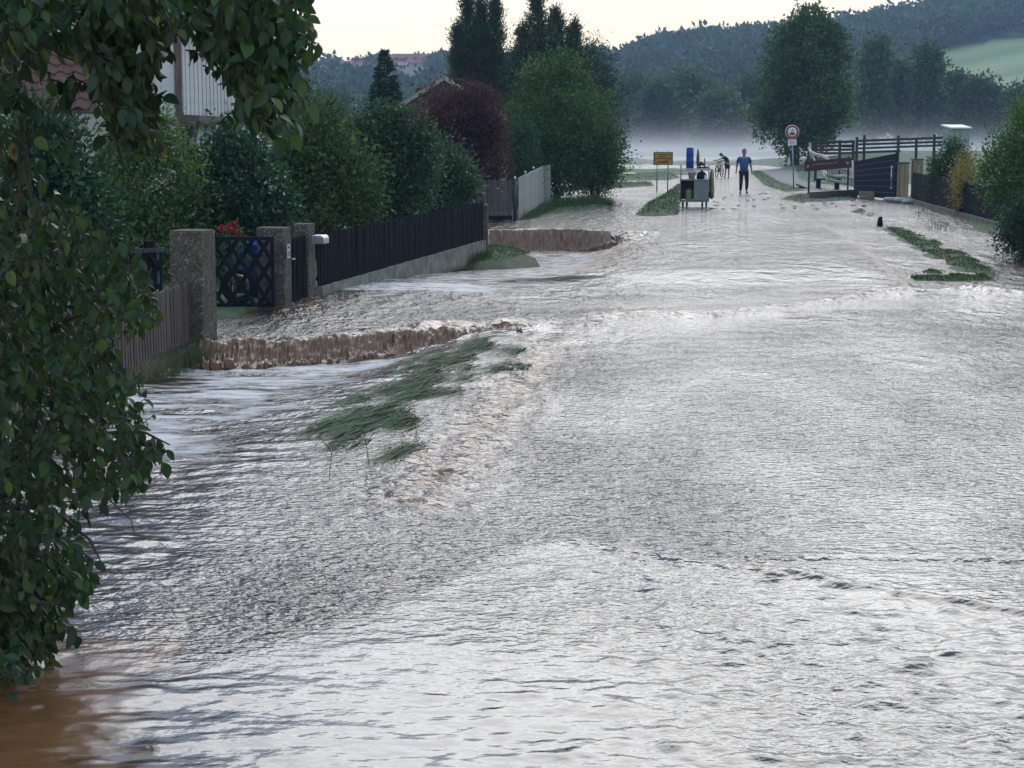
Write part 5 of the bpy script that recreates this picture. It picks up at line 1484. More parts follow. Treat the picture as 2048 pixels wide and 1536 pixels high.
MB().tube([(.07, .08, .1), (.08, .08, .36)], .018, 6).build('tool_handle', M_DARK, o)
o = empty('olive_sack', (CX + W / 2 + .10, CY + .06, 0.26)); tag(o, 'olive coloured sack hanging on the side of the tool cart', 'sack')
V, Fs = [], []
for j, (zz, rr) in enumerate(((0, .05), (.05, .12), (.3, .13), (.6, .12), (.85, .10), (.98, .05))):
    for i in range(12):
        a_ = 6.28318 * i / 12; V.append((.6 * rr * math.cos(a_) * (1 + .15 * math.sin(3 * a_ + zz * 9)), 2.3 * rr * math.sin(a_), zz))
for j in range(5):
    for i in range(12): Fs.append((j * 12 + i, j * 12 + (i + 1) % 12, (j + 1) * 12 + (i + 1) % 12, (j + 1) * 12 + i))
Fs += [tuple(range(11, -1, -1)), tuple(range(60, 72))]
MB().add(V, Fs, True).build('cloth', M_OLIVE, o)
MB().tube([(-.06, -.2, .95), (-.10, 0, 1.04), (-.06, .2, .95)], .012, 6).build('strap', M_DARK, o)
# ================================================================== people
def skin_mesh(name, joints, edges, mat, sub=2, root=0):
    """one continuous surface grown round a skeleton: joints = {key: (x, y, z, radius[, radius2])}"""
    keys = list(joints)
    me = bpy.data.meshes.new(name)
    me.from_pydata([joints[k][:3] for k in keys], [(keys.index(a), keys.index(b)) for a, b in edges], [])
    o = bpy.data.objects.new(name, me); COL.objects.link(o)
    md = o.modifiers.new('skin', 'SKIN'); md.use_smooth_shade = True
    sv = me.skin_vertices[0].data
    for i, k in enumerate(keys):
        j = joints[k]; sv[i].radius = (j[3], j[4] if len(j) > 4 else j[3]); sv[i].use_root = (i == root)
    sb_ = o.modifiers.new('sub', 'SUBSURF'); sb_.levels = sub; sb_.render_levels = sub
    bpy.context.view_layer.update()
    out = bpy.data.meshes.new_from_object(o.evaluated_get(bpy.context.evaluated_depsgraph_get()))
    out.name = name
    bpy.data.objects.remove(o); bpy.data.meshes.remove(me)
    out.materials.clear(); out.materials.append(mat)
    out.polygons.foreach_set('use_smooth', np.ones(len(out.polygons), bool))
    return out
def chain(J, E, prev, names, pts):
    for nme, p in zip(names, pts):
        J[nme] = p; E.append((prev, nme)); prev = nme
def hand(J, E, wrist, tag_, side, d=(0, 0, -1), fwd=(0, -1, 0), s=1.0):
    """palm and five unequal, slightly curled fingers hanging from a wrist joint"""
    w = Vector(J[wrist][:3]); d = Vector(d).normalized(); f = Vector(fwd).normalized(); 
    p = w + d * .06 * s
    J[tag_ + 'palm'] = (*p, .024 * s); E.append((wrist, tag_ + 'palm'))
    for i, (o, l) in enumerate(((-.027, .066), (-.009, .078), (.009, .073), (.026, .058))):
        b0 = p + f * (-o) * s + d * .03 * s
        b1 = b0 + d * l * .55 * s + f * .004; b2 = b1 + d * l * .45 * s + Vector((-side * .018, 0, 0)) * s
        chain(J, E, tag_ + 'palm', [tag_ + 'f%d%s' % (i, q) for q in 'abc'], [(*b0, .009 * s), (*b1, .0085 * s), (*b2, .0075 * s)])
    t0 = p + f * .035 * s - d * .01 * s; t1 = t0 + f * .018 * s + d * .035 * s
    chain(J, E, tag_ + 'palm', [tag_ + 'ta', tag_ + 'tb'], [(*t0, .010 * s), (*t1, .009 * s)])
def head_part(o, c, r0, fwd, mats, hair, s=1.0, name='hair'):
    c = Vector(c); f = Vector(fwd).normalized(); sd_ = f.cross(Vector((0, 0, 1))).normalized(); up = sd_.cross(f)
    V, Fs = [], []
    nu, nv = 16, 8
    for j in range(nv + 1):
        b_ = math.pi / 2 * (1 - j / nv * 1.18)
        for i in range(nu):
            a_ = 6.28318 * i / nu
            front = max(0, math.cos(a_))
            bb = b_ if front < .3 else max(b_, .55 * front)
            dd = (f * math.cos(a_) * .118 + sd_ * math.sin(a_) * .092) * math.cos(bb) + up * math.sin(bb) * .125
            V.append(c + dd * s * (1 + .03 * math.sin(5 * a_ + j)))
    for j in range(nv):
        for i in range(nu): Fs.append((j * nu + i, (j + 1) * nu + i, (j + 1) * nu + (i + 1) % nu, j * nu + (i + 1) % nu))
    MB().add(V, Fs, True).build(name, hair, o)

p = PX(1487, 388)
man = empty('person', (p[0], p[1], 0.0), 0.0)
tag(man, 'person in blue shirt and dark trousers walking along the flooded road', 'person')
J = {'pel': (0, 0, .93, .15, .12), 'wai': (0, -.01, 1.08, .155, .13), 'che': (0, 0, 1.28, .165, .12), 'nek0': (0, .01, 1.45, .075), 'nek': (0, 0, 1.52, .055), 'hd0': (0, -.015, 1.585, .072, .08), 'hd1': (0, -.01, 1.66, .078, .09), 'hd2': (0, 0, 1.725, .055, .065),
     'nose': (0, -.105, 1.635, .012)}
E = [('pel', 'wai'), ('wai', 'che'), ('che', 'nek0'), ('nek0', 'nek'), ('nek', 'hd0'), ('hd0', 'hd1'), ('hd1', 'hd2'), ('hd1', 'nose')]
for s_, n_s in ((-1, 'L'), (1, 'R')):
    chain(J, E, 'hd1', ['ear' + n_s], [(s_ * .088, .01, 1.645, .016)])
    chain(J, E, 'che', [q + n_s for q in ('sh', 'el', 'wr')], [(s_ * .20, .01, 1.41, .062), (s_ * .27, .03, 1.13, .045), (s_ * .305, -.03, .89, .032)])
    hand(J, E, 'wr' + n_s, 'h' + n_s, s_, (s_ * .06, -.1, -1))
chain(J, E, 'pel', ['hipL', 'kneL', 'ankL', 'toeL'], [(-.095, 0, .86, .095), (-.115, -.10, .50, .062), (-.13, -.06, .10, .042), (-.16, -.20, .035, .035)])
chain(J, E, 'pel', ['hipR', 'kneR', 'ankR', 'toeR'], [(.095, 0, .86, .095), (.125, -.02, .50, .062), (.135, .16, .13, .042), (.14, .05, .04, .035)])
link('body', skin_mesh('man_body', J, E, M_SKIN), man)
JS = {'pel': (0, 0, .87, .175, .145), 'wai': (0, -.03, 1.06, .185, .165), 'che': (0, 0, 1.28, .185, .14), 'nek': (0, .005, 1.455, .085)}
ES = [('pel', 'wai'), ('wai', 'che'), ('che', 'nek')]
for s_, n_s in ((-1, 'L'), (1, 'R')):
    chain(JS, ES, 'che', [q + n_s for q in ('sh', 'sl')], [(s_ * .205, .01, 1.41, .080), (s_ * .262, .025, 1.19, .072)])
link('shirt', skin_mesh('man_shirt', JS, ES, M_SHIRT), man)
JT = {'pel': (0, 0, .93, .155, .125)}; ET = []
chain(JT, ET, 'pel', ['hL', 'kL', 'aL'], [(-.095, 0, .84, .108), (-.115, -.10, .50, .078), (-.13, -.055, .13, .060)])
chain(JT, ET, 'pel', ['hR', 'kR', 'aR'], [(.095, 0, .84, .108), (.125, -.02, .50, .078), (.135, .15, .16, .060)])
link('trousers', skin_mesh('man_trousers', JT, ET, M_NAVY), man)
for x, y, z in ((-.145, -.12, .045), (.138, .11, .06)):
    JB = {'h': (x, y + .08, z, .045), 'm': (x, y, z - .005, .045), 't': (x - .02 * (1 if x < 0 else -1), y - .11, z - .015, .035)}
    link('shoe', skin_mesh('man_shoe', JB, [('h', 'm'), ('m', 't')], M_BLACKCLOTH, 2), man)
head_part(man, (0, .008, 1.66), .1, (0, -1, 0), None, M_HAIRGREY)
man.scale = (1.0, 1.0, 1.0)

p = PX(1451, 355)
cyc = empty('person', (p[0], p[1], 0.0), 0.0)
tag(cyc, 'person in black shirt and shorts bending over a bicycle', 'person')
J = {'pel': (.10, .05, .74, .115, .10), 'wai': (.07, .02, .88, .105), 'che': (-.04, -.02, 1.06, .12, .10), 'nek': (-.14, -.05, 1.14, .05), 'hd0': (-.20, -.08, 1.15, .06), 'hd1': (-.26, -.11, 1.17, .078), 'hd2': (-.30, -.12, 1.20, .06), 'nose': (-.33, -.15, 1.12, .012)}
E = [('pel', 'wai'), ('wai', 'che'), ('che', 'nek'), ('nek', 'hd0'), ('hd0', 'hd1'), ('hd1', 'hd2'), ('hd1', 'nose')]
chain(J, E, 'che', ['shL', 'elL', 'wrL'], [(-.10, -.16, 1.06, .05), (-.32, -.20, .98, .036), (-.50, -.20, .92, .027)])
chain(J, E, 'che', ['shR', 'elR', 'wrR'], [(-.02, .16, 1.06, .05), (-.02, .06, .86, .036), (-.15, -.10, .89, .027)])
hand(J, E, 'wrL', 'hL', -1, (-1, 0, -.15), (0, 0, 1), .85); hand(J, E, 'wrR', 'hR', 1, (-.8, -.5, 0), (0, 0, 1), .85)
chain(J, E, 'pel', ['hiL', 'knL', 'anL', 'toL'], [(.03, 0, .68, .078), (.00, -.06, .40, .052), (-.03, 0, .09, .036), (-.07, -.13, .03, .03)])
chain(J, E, 'pel', ['hiR', 'knR', 'anR', 'toR'], [(.15, .06, .68, .078), (.17, .02, .40, .052), (.18, .10, .09, .036), (.13, -.02, .03, .03)])
link('body', skin_mesh('cyclist_body', J, E, M_SKIN), cyc)
JS = {'pel': (.10, .05, .76, .13, .12), 'wai': (.07, .02, .90, .125), 'che': (-.04, -.02, 1.06, .14, .12), 'nek': (-.11, -.04, 1.12, .07)}; ES = [('pel', 'wai'), ('wai', 'che'), ('che', 'nek')]
chain(JS, ES, 'che', ['sL', 'eL'], [(-.10, -.16, 1.06, .064), (-.25, -.19, 1.0, .052)]); chain(JS, ES, 'che', ['sR', 'eR'], [(-.02, .16, 1.06, .064), (-.02, .09, .92, .052)])
link('shirt', skin_mesh('cyclist_shirt', JS, ES, M_BLACKCLOTH), cyc)
JT = {'pel': (.10, .05, .73, .125, .115)}; ET = []
chain(JT, ET, 'pel', ['hL', 'kL'], [(.03, 0, .64, .098), (.005, -.05, .44, .078)]); chain(JT, ET, 'pel', ['hR', 'kR'], [(.15, .06, .64, .098), (.168, .02, .44, .078)])
link('shorts', skin_mesh('cyclist_shorts', JT, ET, M_BLACKCLOTH), cyc)
head_part(cyc, (-.265, -.10, 1.18), .1, (-.7, -.6, -.35), None, M_HAIR)
for x, y in ((-.05, -.06), (.155, .04)):
    link('shoe', skin_mesh('cyclist_shoe', {'h': (x + .03, y + .06, .04, .04), 't': (x - .03, y - .10, .03, .032)}, [('h', 't')], M_DARK, 2), cyc)
# bicycle
bk = empty('bicycle', (p[0] - .36, p[1] - .18, 0.0), R(68)); tag(bk, 'dark bicycle held by the bending person', 'bicycle')
for x, lab in ((-.5, 'front'), (.5, 'rear')):
    w = MB(); torus(w, (x, 0, .33), (0, 1, 0), .30, .024, 28, 6); wo = w.build('wheel', M_RUBBER, bk)
    m = MB(); m.disc((x, 0, .33), (0, 1, 0), .025, .07, 10)
    for i in range(10):
        a_ = 6.283 * i / 10; m.tube([(x, 0, .33), (x + .29 * math.cos(a_), 0, .33 + .29 * math.sin(a_))], .002, 4)
    m.build('spokes', M_DARK, wo)
m = MB()
for a_, b_ in (((-.33, 0, .80), (.12, 0, .78)), ((-.31, 0, .72), (.02, 0, .33)), ((.02, 0, .33), (.14, 0, .82)), ((.02, 0, .33), (.5, 0, .33)), ((.12, 0, .74), (.5, 0, .33))): m.tube([a_, b_], .02, 6)
m.build('frame', M_BLACKP, bk)
MB().tube([(-.5, .05, .33), (-.38, .05, .66), (-.34, 0, .70), (-.30, 0, .86)], .018, 6).tube([(-.5, -.05, .33), (-.38, -.05, .66), (-.34, 0, .70)], .018, 6).build('fork', M_BLACKP, bk)
MB().tube([(-.24, -.30, .92), (-.30, -.12, .88), (-.31, 0, .87), (-.30, .12, .88), (-.24, .30, .92)], .016, 6).build('handlebar', M_DARK, bk)
MB().prism([(-.02, 0), (.26, -.05), (.28, .0), (.26, .05), (-.02, .015)], .045, (.04, 0, .84), (1, 0, 0), (0, 1, 0)).build('saddle', M_DARK, bk)
MB().disc((.02, .04, .33), (0, 1, 0), .09, .012, 16).build('chainring', M_STEEL, bk)
MB().tube([(.02, -.06, .33), (.10, -.07, .20)], .01, 5).box((.11, -.11, .20), (.09, .08, .02)).build('pedal', M_DARK, bk)

# ================================================================== the fruit tree hanging into the picture
def water_level(x, y):
    d = sstep(-0.3, 1.3, verge_x(y) - x) * (y < lip1_y(x))
    return (-0.03 - 0.06 * sstep(12.0, 16.0, y) - 0.15 * sstep(17.0, 20.3, y)) * d
r = np.random.default_rng(301)
def leaf_template():
    us = np.array([0.0, 0.10, 0.28, 0.50, 0.72, 0.90, 1.0]); ws = np.array([0.0, 0.42, 0.86, 1.0, 0.80, 0.36, 0.0])
    V, Fs = [(0, 0, 0)], []
    for u, w in zip(us[1:-1], ws[1:-1]):
        c = -0.22 * u * u
        V += [(-w * .5, u, c + .13 * w), (0, u, c), (w * .5, u, c + .13 * w)]
    V.append((0, 1, -0.22))
    n = len(us) - 2
    Fs += [(0, 2, 1, 1), (0, 3, 2, 2)]
    T3 = [(0, 2, 1), (0, 3, 2)]
    for k in range(n - 1):
        a = 1 + 3 * k
        T3 += [(a, a + 1, a + 4), (a, a + 4, a + 3), (a + 1, a + 2, a + 5), (a + 1, a + 5, a + 4)]
    a = 1 + 3 * (n - 1); e = len(V) - 1
    T3 += [(a, a + 1, e), (a + 1, a + 2, e)]
    return np.array(V, float), np.array(T3)
LT_V, LT_F = leaf_template()
def px_pts(poly, n, y0, y1):
    poly = np.array(poly, float); lo, hi = poly.min(0), poly.max(0); out = []
    while len(out) < n:
        q = r.uniform(lo, hi, (n * 2, 2)); q = q[inpoly(q[:, 0], q[:, 1], poly)]
        out += list(q)
    out = np.array(out[:n]); Y = r.uniform(y0, y1, n)
    return np.array([AT(x, y, d) for (x, y), d in zip(out, Y)])
MASS = [(-60, 430), (60, 440), (120, 400), (190, 440), (235, 470), (240, 540), (295, 555), (300, 620), (230, 660), (215, 720), (265, 760), (285, 830), (330, 880), (300, 950), (190, 985), (130, 1050), (190, 1120), (170, 1150), (110, 1160), (140, 1220), (90, 1260), (80, 1330), (-60, 1360)]
TOPS = [([(-60, -60), (620, -60), (600, 20), (340, 30), (180, 70), (-60, 50)], 110, 6.6, 8.2),
        ([(160, -20), (330, -20), (335, 60), (305, 120), (250, 170), (190, 150), (165, 70)], 85, 6.8, 7.8),
        ([(405, -30), (605, -30), (612, 70), (590, 150), (555, 215), (505, 240), (484, 205), (462, 150), (425, 110), (400, 60)], 105, 6.6, 7.8),
        ([(-60, 0), (90, 0), (110, 70), (50, 150), (20, 210), (-60, 240)], 36, 6.8, 8.0),
        ([(215, 160), (315, 160), (315, 250), (275, 310), (235, 310), (225, 230)], 26, 6.8, 7.6),
        ([(-60, 230), (60, 230), (150, 300), (140, 420), (40, 440), (-60, 440)], 18, 7.0, 8.0),
        ([(100, 60), (220, 110), (230, 190), (120, 200), (60, 140)], 9, 6.8, 7.6),
        ([(470, 130), (600, 120), (600, 190), (540, 240), (500, 245)], 16, 6.6, 7.4)]
origins = [px_pts(MASS, 820, 7.0, 9.0), px_pts([(-60, 1080), (140, 1120), (180, 1190), (120, 1250), (100, 1320), (30, 1355), (-60, 1360)], 110, 7.5, 8.2)]
for poly, n, a, b in TOPS: origins.append(px_pts(poly, int(n * 1.5), a, b))
n_vis = sum(len(q) for q in origins)
origins.append(px_pts([(-900, -1000), (300, -1000), (560, -500), (600, -70), (-900, -60)], 420, 6.4, 9.5))  # unseen foliage above the frame, added to block sky reflection in the water
origins.append(px_pts([(-700, -60), (-70, -60), (-70, 1300), (-500, 1300)], 260, 7.2, 9.6))
O = np.concatenate(origins)
tree = empty('fruit_tree', (-3.3, 8.9, 0.1)); tag(tree, 'fruit tree with large glossy leaves overhanging the flooded ditch', 'tree')
base = np.array(tree.location)
tw = MB(); LP, LA, LN = [], [], []
for i, o3 in enumerate(O):
    d = np.array([r.normal() * .5 + .35, r.normal() * .45 - .15, -.55 + .5 * r.normal()]); d /= np.linalg.norm(d)
    l = r.uniform(.10, .26)
    o3 = o3 - d * l * .65
    sag = np.array([0, 0, -.10 * l])
    pts = [o3, o3 + d * l * .5 + sag * .3, o3 + d * l + sag]
    if i < n_vis or i % 3 == 0: tw.tube([q - base for q in pts], [.0035, .0028, .0016], 4, False)
    k = r.integers(6, 10)
    for j in range(k):
        u = (j + .6) / k
        q = pts[0] * (1 - u) ** 2 + 2 * pts[1] * u * (1 - u) + pts[2] * u * u
        side = np.cross(d, r.normal(size=3)); side /= np.linalg.norm(side)
        a = d * .35 + side * .75 + np.array([0, 0, -.75]) + r.normal(size=3) * .25
        LP.append(q); LA.append(a / np.linalg.norm(a)); LN.append((r.uniform(.042, .090) if r.uniform() < .8 else r.uniform(.03, .05)) * (0.86 if i < 820 else 1.0))
LP, LA, LN = np.array(LP), np.array(LA), np.array(LN)
N_ = unit(np.cross(LA, np.cross(np.array([0.1, -0.45, 0.9]) + r.normal(size=LA.shape) * .55, LA)))
S_ = np.cross(LA, N_)
VAR = [((0.030, 0.062, 0.028), .60), ((0.050, 0.092, 0.028), .33), ((0.085, 0.125, 0.028), .062), ((0.20, 0.18, 0.04), .008)]
vi = r.choice(4, len(LP), p=[v[1] for v in VAR])
tcol = np.array([v[0] for v in VAR])[vi] * r.uniform(.7, 1.35, (len(LP), 1))
wid = r.uniform(.50, .66, len(LP))
# the 300 leaves that show largest stand alone; the rest is one mass
dist = np.linalg.norm(LP - np.array([0, 0, CAM_H]), axis=1)
pxx = LP[:, 0] / LP[:, 1] * F_PX + 1024; pyy = HORIZON - (LP[:, 2] - CAM_H) / LP[:, 1] * F_PX
face = np.abs((N_ * unit(np.array([0, 0, CAM_H]) - LP)).sum(1))
score = np.where((pxx > 5) & (pxx < 640) & (pyy > 5) & (pyy < 1400), LN ** 2 * (0.2 + face) / dist ** 2 * np.where(LP[:, 1] < 7.6, 1.5, 1.0), 0)
top = set(np.argsort(-score)[:300].tolist())
rest = np.array([i for i in range(len(LP)) if i not in top])
Vr = (LP[rest, None] - base) + (LT_V[None, :, 0:1] * (wid[rest] * LN[rest])[:, None, None]) * S_[rest, None] + (LT_V[None, :, 1:2] * LN[rest][:, None, None]) * LA[rest, None] + (LT_V[None, :, 2:3] * LN[rest][:, None, None]) * N_[rest, None]
k = len(LT_V)
Fr = (LT_F[None] + (np.arange(len(rest)) * k)[:, None, None]).reshape(-1, 3)
M_FRUITLEAF = mat_leaf('fruit_tree_leaf', 0.33, 0.30, 0.28, 1.1)
tag(link('foliage', mesh_np('fruit_tree_foliage', Vr.reshape(-1, 3), Fr, M_FRUITLEAF, True, cols={'tint': np.repeat(tcol[rest], k, 0)}), tree), kind='stuff')
leaf_me = []
for c, _ in VAR: leaf_me.append(mesh_np('fruit_leaf', LT_V, LT_F, M_FRUITLEAF, True, cols={'tint': np.tile(np.array(c), (k, 1))}))
for i in sorted(top):
    M3 = Matrix((S_[i], LA[i], N_[i])).transposed()
    link('leaf', leaf_me[vi[i]], tree, LP[i] - base, M3.to_euler(), (wid[i] * LN[i], LN[i], LN[i]))
tw.build('twigs', M_BARK, tree)
tk = MB()
def pxpath(*pts): return [AT(x, y, d) - base for x, y, d in pts]
limb(tk, (-.5, .3, -.6), (-1.0, .3, 1.6), .10, .07, 1, .03, 6, 8)
tk.tube([(-1.0, .3, 1.5), (-.9, .0, 2.6), (-.4, -.5, 3.6), (.4, -1.0, 4.0), (1.3, -1.4, 3.95)], [.07, .06, .045, .03, .02], 8)
for path, a, b in ((pxpath((150, -330, 7.6), (205, -80, 7.4), (212, 60, 7.3), (203, 110, 7.3), (215, 170, 7.3), (226, 260, 7.2), (245, 330, 7.2), (262, 352, 7.2)), .022, .003),
                   (pxpath((430, -330, 7.2), (470, -60, 7.1), (500, 60, 7.0), (520, 140, 7.0), (505, 215, 7.0), (490, 245, 7.0)), .016, .003),
                   (pxpath((20, -100, 7.5), (30, 150, 7.5), (42, 250, 7.5), (38, 330, 7.5), (40, 420, 7.5), (50, 462, 7.5)), .012, .003),
                   (pxpath((42, 250, 7.5), (52, 330, 7.5), (62, 400, 7.5), (82, 440, 7.5), (112, 478, 7.5)), .009, .003),
                   (pxpath((-30, 430, 7.6), (5, 425, 7.6), (25, 400, 7.6), (28, 370, 7.6)), .006, .002),
                   (pxpath((85, 85, 7.3), (120, 110, 7.3), (160, 125, 7.3), (200, 112, 7.3)), .006, .004),
                   (pxpath((-120, 900, 8.2), (40, 720, 8.0), (130, 640, 7.8), (220, 610, 7.7), (290, 565, 7.6)), .02, .003),
                   (pxpath((-120, 950, 8.3), (60, 900, 8.0), (180, 870, 7.8), (280, 860, 7.7), (340, 890, 7.6)), .018, .003),
                   (pxpath((-120, 800, 8.2), (40, 620, 8.0), (120, 520, 7.8), (180, 470, 7.7), (230, 440, 7.6)), .018, .003),
                   (pxpath((-120, 1050, 8.3), (40, 1010, 8.1), (120, 1030, 7.9), (180, 1080, 7.8), (205, 1130, 7.8)), .014, .003),
                   (pxpath((-120, 1150, 8.4), (20, 1130, 8.2), (90, 1180, 8.1), (130, 1210, 8.0)), .012, .003),
                   (pxpath((200, 985, 7.8), (230, 1010, 7.8), (262, 1040, 7.8), (270, 1070, 7.8)), .004, .0015),
                   (pxpath((60, 760, 7.8), (170, 730, 7.7), (230, 690, 7.7), (262, 640, 7.7)), .007, .002)):
    tk.tube(path, list(np.linspace(a, b, len(path))), 6)
tk.build('trunk', M_BARK, tree)
for x, y, d, mt_, s_ in ((517, 76, 6.9, (0.045, 0.018, 0.028), .024), (504, 236, 7.0, (0.06, 0.03, 0.035), .024), (-2, 293, 7.4, (0.16, 0.09, 0.05), .026), (45, 478, 7.4, (0.45, 0.45, 0.28), .021)):
    q = AT(x, y, d) - base
    f = MB().lathe([(.002, -1.05), (.5, -.95), (.88, -.5), (1.0, 0), (.9, .5), (.55, .9), (.15, .98), (.05, .9)], seg=14)
    link('fruit', f.mesh('fruit', mat_plain('fruit_skin', mt_, .35, .3, 20)), tree, q, None, s_)

# ================================================================== grass
def blades(P, D, Ln, wd, arch, T, segs=4):
    """bent grass blades from base points along D, lifted by arch in the middle"""
    n = len(P); D = unit(D)
    S = unit(np.cross(D, np.array([0, 0, 1.0]) + 0.2 * r.normal(size=D.shape)))
    us = np.linspace(0, 1, segs + 1)
    Vs = []
    for u in us:
        c = P + D * (Ln * u)[:, None] + np.array([0, 0, 1.0]) * (arch * 4 * u * (1 - u))[:, None]
        w = (wd * (1 - u ** 1.6) + .0006)[:, None]
        Vs += [c - S * w / 2, c + S * w / 2]
    V = np.stack(Vs, 1); k = 2 * (segs + 1)
    Fq = np.array([[2 * i, 2 * i + 1, 2 * i + 3, 2 * i + 2] for i in range(segs)])
    Fq = (Fq[None] + (np.arange(n) * k)[:, None, None]).reshape(-1, 4)
    return V.reshape(-1, 3), Fq, np.repeat(T, k, 0)
def poly_sample(poly, n):
    poly = np.asarray(poly)[:, :2]; lo, hi = poly.min(0), poly.max(0); out = np.zeros((0, 2))
    while len(out) < n:
        q = r.uniform(lo, hi, (n * 3, 2)); out = np.concatenate([out, q[inpoly(q[:, 0], q[:, 1], poly)]])
    return out[:n]
# grass of the verge laid flat by the current
VG = W2([(660, 890), (770, 825), (870, 755), (950, 695), (990, 682), (1012, 700), (1062, 728), (1035, 744), (960, 765), (890, 830), (840, 895), (745, 915)], -.08)
k_ = r.uniform(0, 1, 58)
c = np.stack([PX(np.interp(t, [0, .45, 1], [985, 880, 690]) + 34 * a, np.interp(t, [0, .45, 1], [690, 765, 893]) + 9 * a + 12 * b, -.08)[:2] for t, a, b in zip(k_, r.normal(size=58), r.normal(size=58))])
c = np.concatenate([c, W2([(1035, 733), (1050, 738), (1015, 742), (840, 900), (820, 908)], -.05)])
flow = unit(np.array([*(PX(830, 800) - PX(1040, 728))[:2], 0.0]))
ci = np.repeat(np.arange(len(c)), 42)
cl_n = 1 + .3 * r.normal(size=len(c))
P = np.concatenate([c[ci] + r.normal(size=(len(ci), 2)) * np.array([.06, .15]), np.zeros((len(ci), 1))], 1)
P[:, 2] = water_level(P[:, 0], P[:, 1]) - .01
D = flow + r.normal(size=P.shape) * np.array([.09, .09, .0]) + (r.normal(size=(len(c), 3)) * np.array([.10, .10, .0]))[ci]
Ln = r.uniform(.35, .95, len(P)); end = P + unit(D) * Ln[:, None]
D[:, 2] = (water_level(end[:, 0], end[:, 1]) + .006 - P[:, 2]) / Ln
arch = r.uniform(.004, .030, len(P)) * (0.6 + r.uniform(size=len(c)) * 1.0)[ci]
g1 = blades(P, D, Ln, r.uniform(.007, .013, len(P)), arch, tints(len(P), (0.048, 0.105, 0.036), .45, r), 6)
# scattered stalks around the verge
sp = W2([(560, 980), (700, 890), (900, 800), (830, 960), (700, 1010)], -.1); c = poly_sample(sp, 70)
P = np.concatenate([c, water_level(c[:, 0], c[:, 1])[:, None] - .02], 1)
g2 = blades(P, np.array([-.5, -.3, .35]) + r.normal(size=P.shape) * .4, r.uniform(.2, .45, len(P)), np.full(len(P), .005), r.uniform(.03, .1, len(P)), tints(len(P), (0.06, 0.08, 0.04), .4, r), 5)
V, F_, T = join_arrays([g1, g2])
tag(link('verge_grass', mesh_np('verge_grass', V, F_, M_GRASS, False, cols={'tint': T})), 'long green grass of the verge flattened by the current', 'grass', kind='stuff')
# short grass on ground that stands out of the water
parts = []
for (poly, h), n in zip(ISLANDS, (3600, 4200, 2000, 1500, 2200, 1800, 2600, 500, 6500, 4000, 2200, 3000)):
    c = poly_sample(poly, n); z = ground_z(c[:, 0], c[:, 1]); k_ = z > (-.02 if h > 0 else (-.075 if h > -.1 else -.2)); c, z = c[k_], z[k_]
    P = np.concatenate([c, z[:, None] - .01], 1); hg = r.uniform(.05, .13, len(P)) * (0.5 if h < .08 else 1.0) * (1.6 if poly is ISLANDS[10][0] else 1.0)
    parts.append(blades(P, np.array([0, 0, 1.0]) + r.normal(size=P.shape) * np.array([.55, .55, .1]), hg, np.full(len(P), .010), hg * .1, tints(len(P), (0.050, 0.092, 0.026), .4, r), 2))
# tall dry and green grass under the brown fence, weeds along the black fence, long grass at the corner
def strip(a, b, n, sp_, h0, h1, col, wd=.006, lean=.4):
    t = r.uniform(0, 1, n)[:, None]; a, b = np.array(a, float), np.array(b, float)
    c = a + (b - a) * t + r.normal(size=(n, 2)) * sp_
    z = np.maximum(ground_z(c[:, 0], c[:, 1]), -.32)
    P = np.concatenate([c, z[:, None] - .01], 1); hg = r.uniform(h0, h1, n)
    return blades(P, np.array([0, 0, 1.0]) + r.normal(size=P.shape) * np.array([lean, lean, .1]), hg, np.full(n, wd), hg * .12, tints(n, col, .45, r), 4)
parts += [strip((-4.45, 15.0), (-3.68, 21.0), 900, .07, .12, .38, (0.16, 0.14, 0.07)), strip((-4.2, 17.5), (-3.62, 20.9), 700, .08, .12, .42, (0.075, 0.10, 0.045)),
          strip((-3.66, 20.3), (-3.60, 20.8), 260, .06, .25, .48, (0.085, 0.11, 0.055)),
          strip((-2.85, 27.2), (-.45, 37.2), 1100, .05, .05, .16, (0.10, 0.11, 0.05)), strip((-1.3, 33.8), (-.5, 37.2), 900, .06, .08, .24, (0.06, 0.085, 0.035)),
          strip((0.35, 50.3), (1.25, 58), 900, .12, .10, .40, (0.075, 0.12, 0.045), .012), strip((1.3, 57), (3.2, 60.5), 900, .25, .15, .45, (0.06, 0.10, 0.04), .012),
          strip((13.6, 62), (11.0, 46), 800, .2, .08, .25, (0.045, 0.075, 0.03), .01)]
V, F_, T = join_arrays([(v, f, t) for v, f, t in parts])
tag(link('short_grass', mesh_np('short_grass', V, F_, M_GRASS, False, cols={'tint': T})), 'green grass on the ground standing out of the flood', 'grass', kind='stuff')

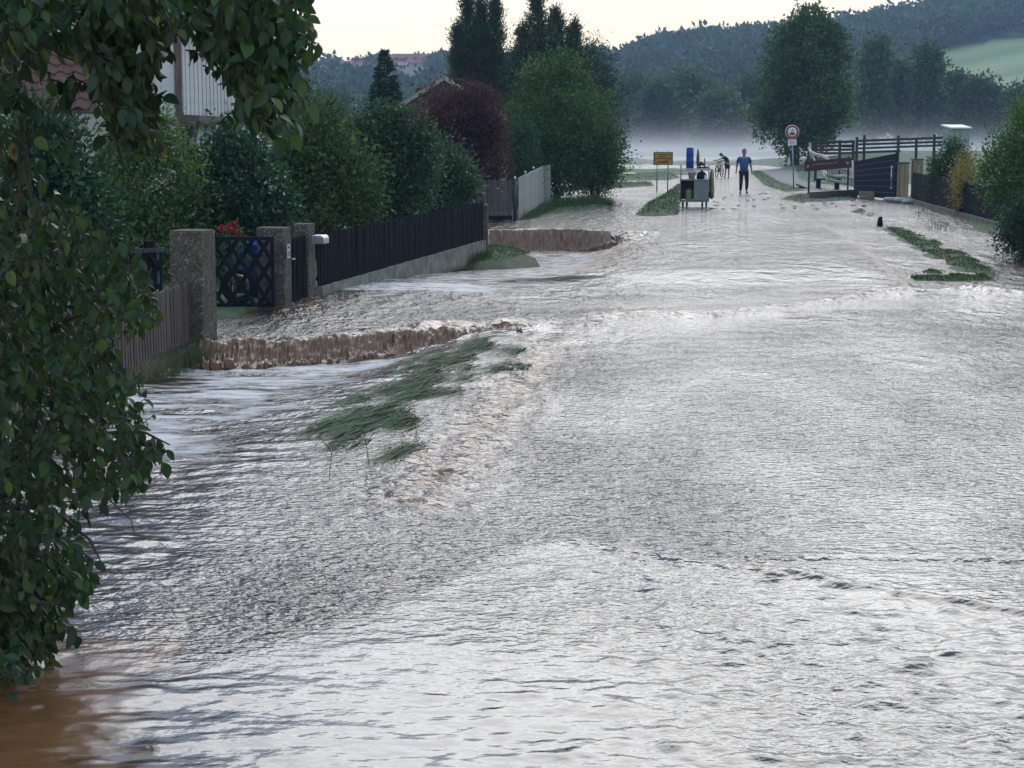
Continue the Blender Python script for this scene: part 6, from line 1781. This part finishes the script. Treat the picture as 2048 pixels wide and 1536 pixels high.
# driftwood bits and clods lying in the shallow far water
parts = []
for i in range(46):
    x, y = r.uniform(1425, 1740), r.uniform(384, 420)
    p = PX(x, y); m = r.uniform(.04, .12)
    parts.append((p, m))
db = MB()
for p, m in parts:
    db.tube([(p[0] - m, p[1], .0), (p[0], p[1] + .02, .008), (p[0] + m, p[1] - .01, .0)], [.008, .020, .010], 5)
tag(db.build('washed_up_debris', M_RAILWOOD), 'small dark clods and twigs scattered on the wet road', 'debris', kind='stuff')

# ================================================================== mist over the flooded fields and haze in the air
def volume_box(name, lo, hi, build):
    m = bpy.data.materials.new(name); m.use_nodes = True; n = m.node_tree.nodes; n.clear()
    o = n.new('ShaderNodeOutputMaterial'); v = n.new('ShaderNodeVolumePrincipled')
    m.node_tree.links.new(v.outputs['Volume'], o.inputs['Volume'])
    build(n, m.node_tree.links.new, v)
    c = [(a + b) / 2 for a, b in zip(lo, hi)]; s = [b - a for a, b in zip(lo, hi)]
    ob = MB().box((0, 0, 0), s).build(name, m, None, c)
    return tag(ob, kind='stuff')
def haze_nodes(n, l, v):
    v.inputs['Color'].default_value = (0.50, 0.70, 1.0, 1); v.inputs['Density'].default_value = 0.00042; v.inputs['Anisotropy'].default_value = 0.2
volume_box('haze', (-620, -14, -3), (640, 1050, 100), haze_nodes)
def mist_nodes(n, l, v):
    g = n.new('ShaderNodeNewGeometry'); s = n.new('ShaderNodeSeparateXYZ'); l(g.outputs['Position'], s.inputs[0])
    def M_(op, a, b=None, c=None):
        q = n.new('ShaderNodeMath'); q.operation = op
        for i, t in enumerate((a, b, c)):
            if t is None: continue
            if isinstance(t, (int, float)): q.inputs[i].default_value = t
            else: l(t, q.inputs[i])
        return q.outputs[0]
    e = M_('EXPONENT', M_('MULTIPLY', s.outputs['Z'], -1.25))
    mr = n.new('ShaderNodeMapRange'); mr.interpolation_type = 'SMOOTHSTEP'; mr.inputs['From Min'].default_value = 108; mr.inputs['From Max'].default_value = 150
    l(s.outputs['Y'], mr.inputs['Value'])
    l(M_('MULTIPLY', M_('MULTIPLY', e, mr.outputs['Result']), 0.042), v.inputs['Density'])
    v.inputs['Color'].default_value = (0.92, 0.95, 1.0, 1); v.inputs['Anisotropy'].default_value = 0.65
volume_box('mist', (-160, 106, -0.6), (170, 290, 9), mist_nodes)
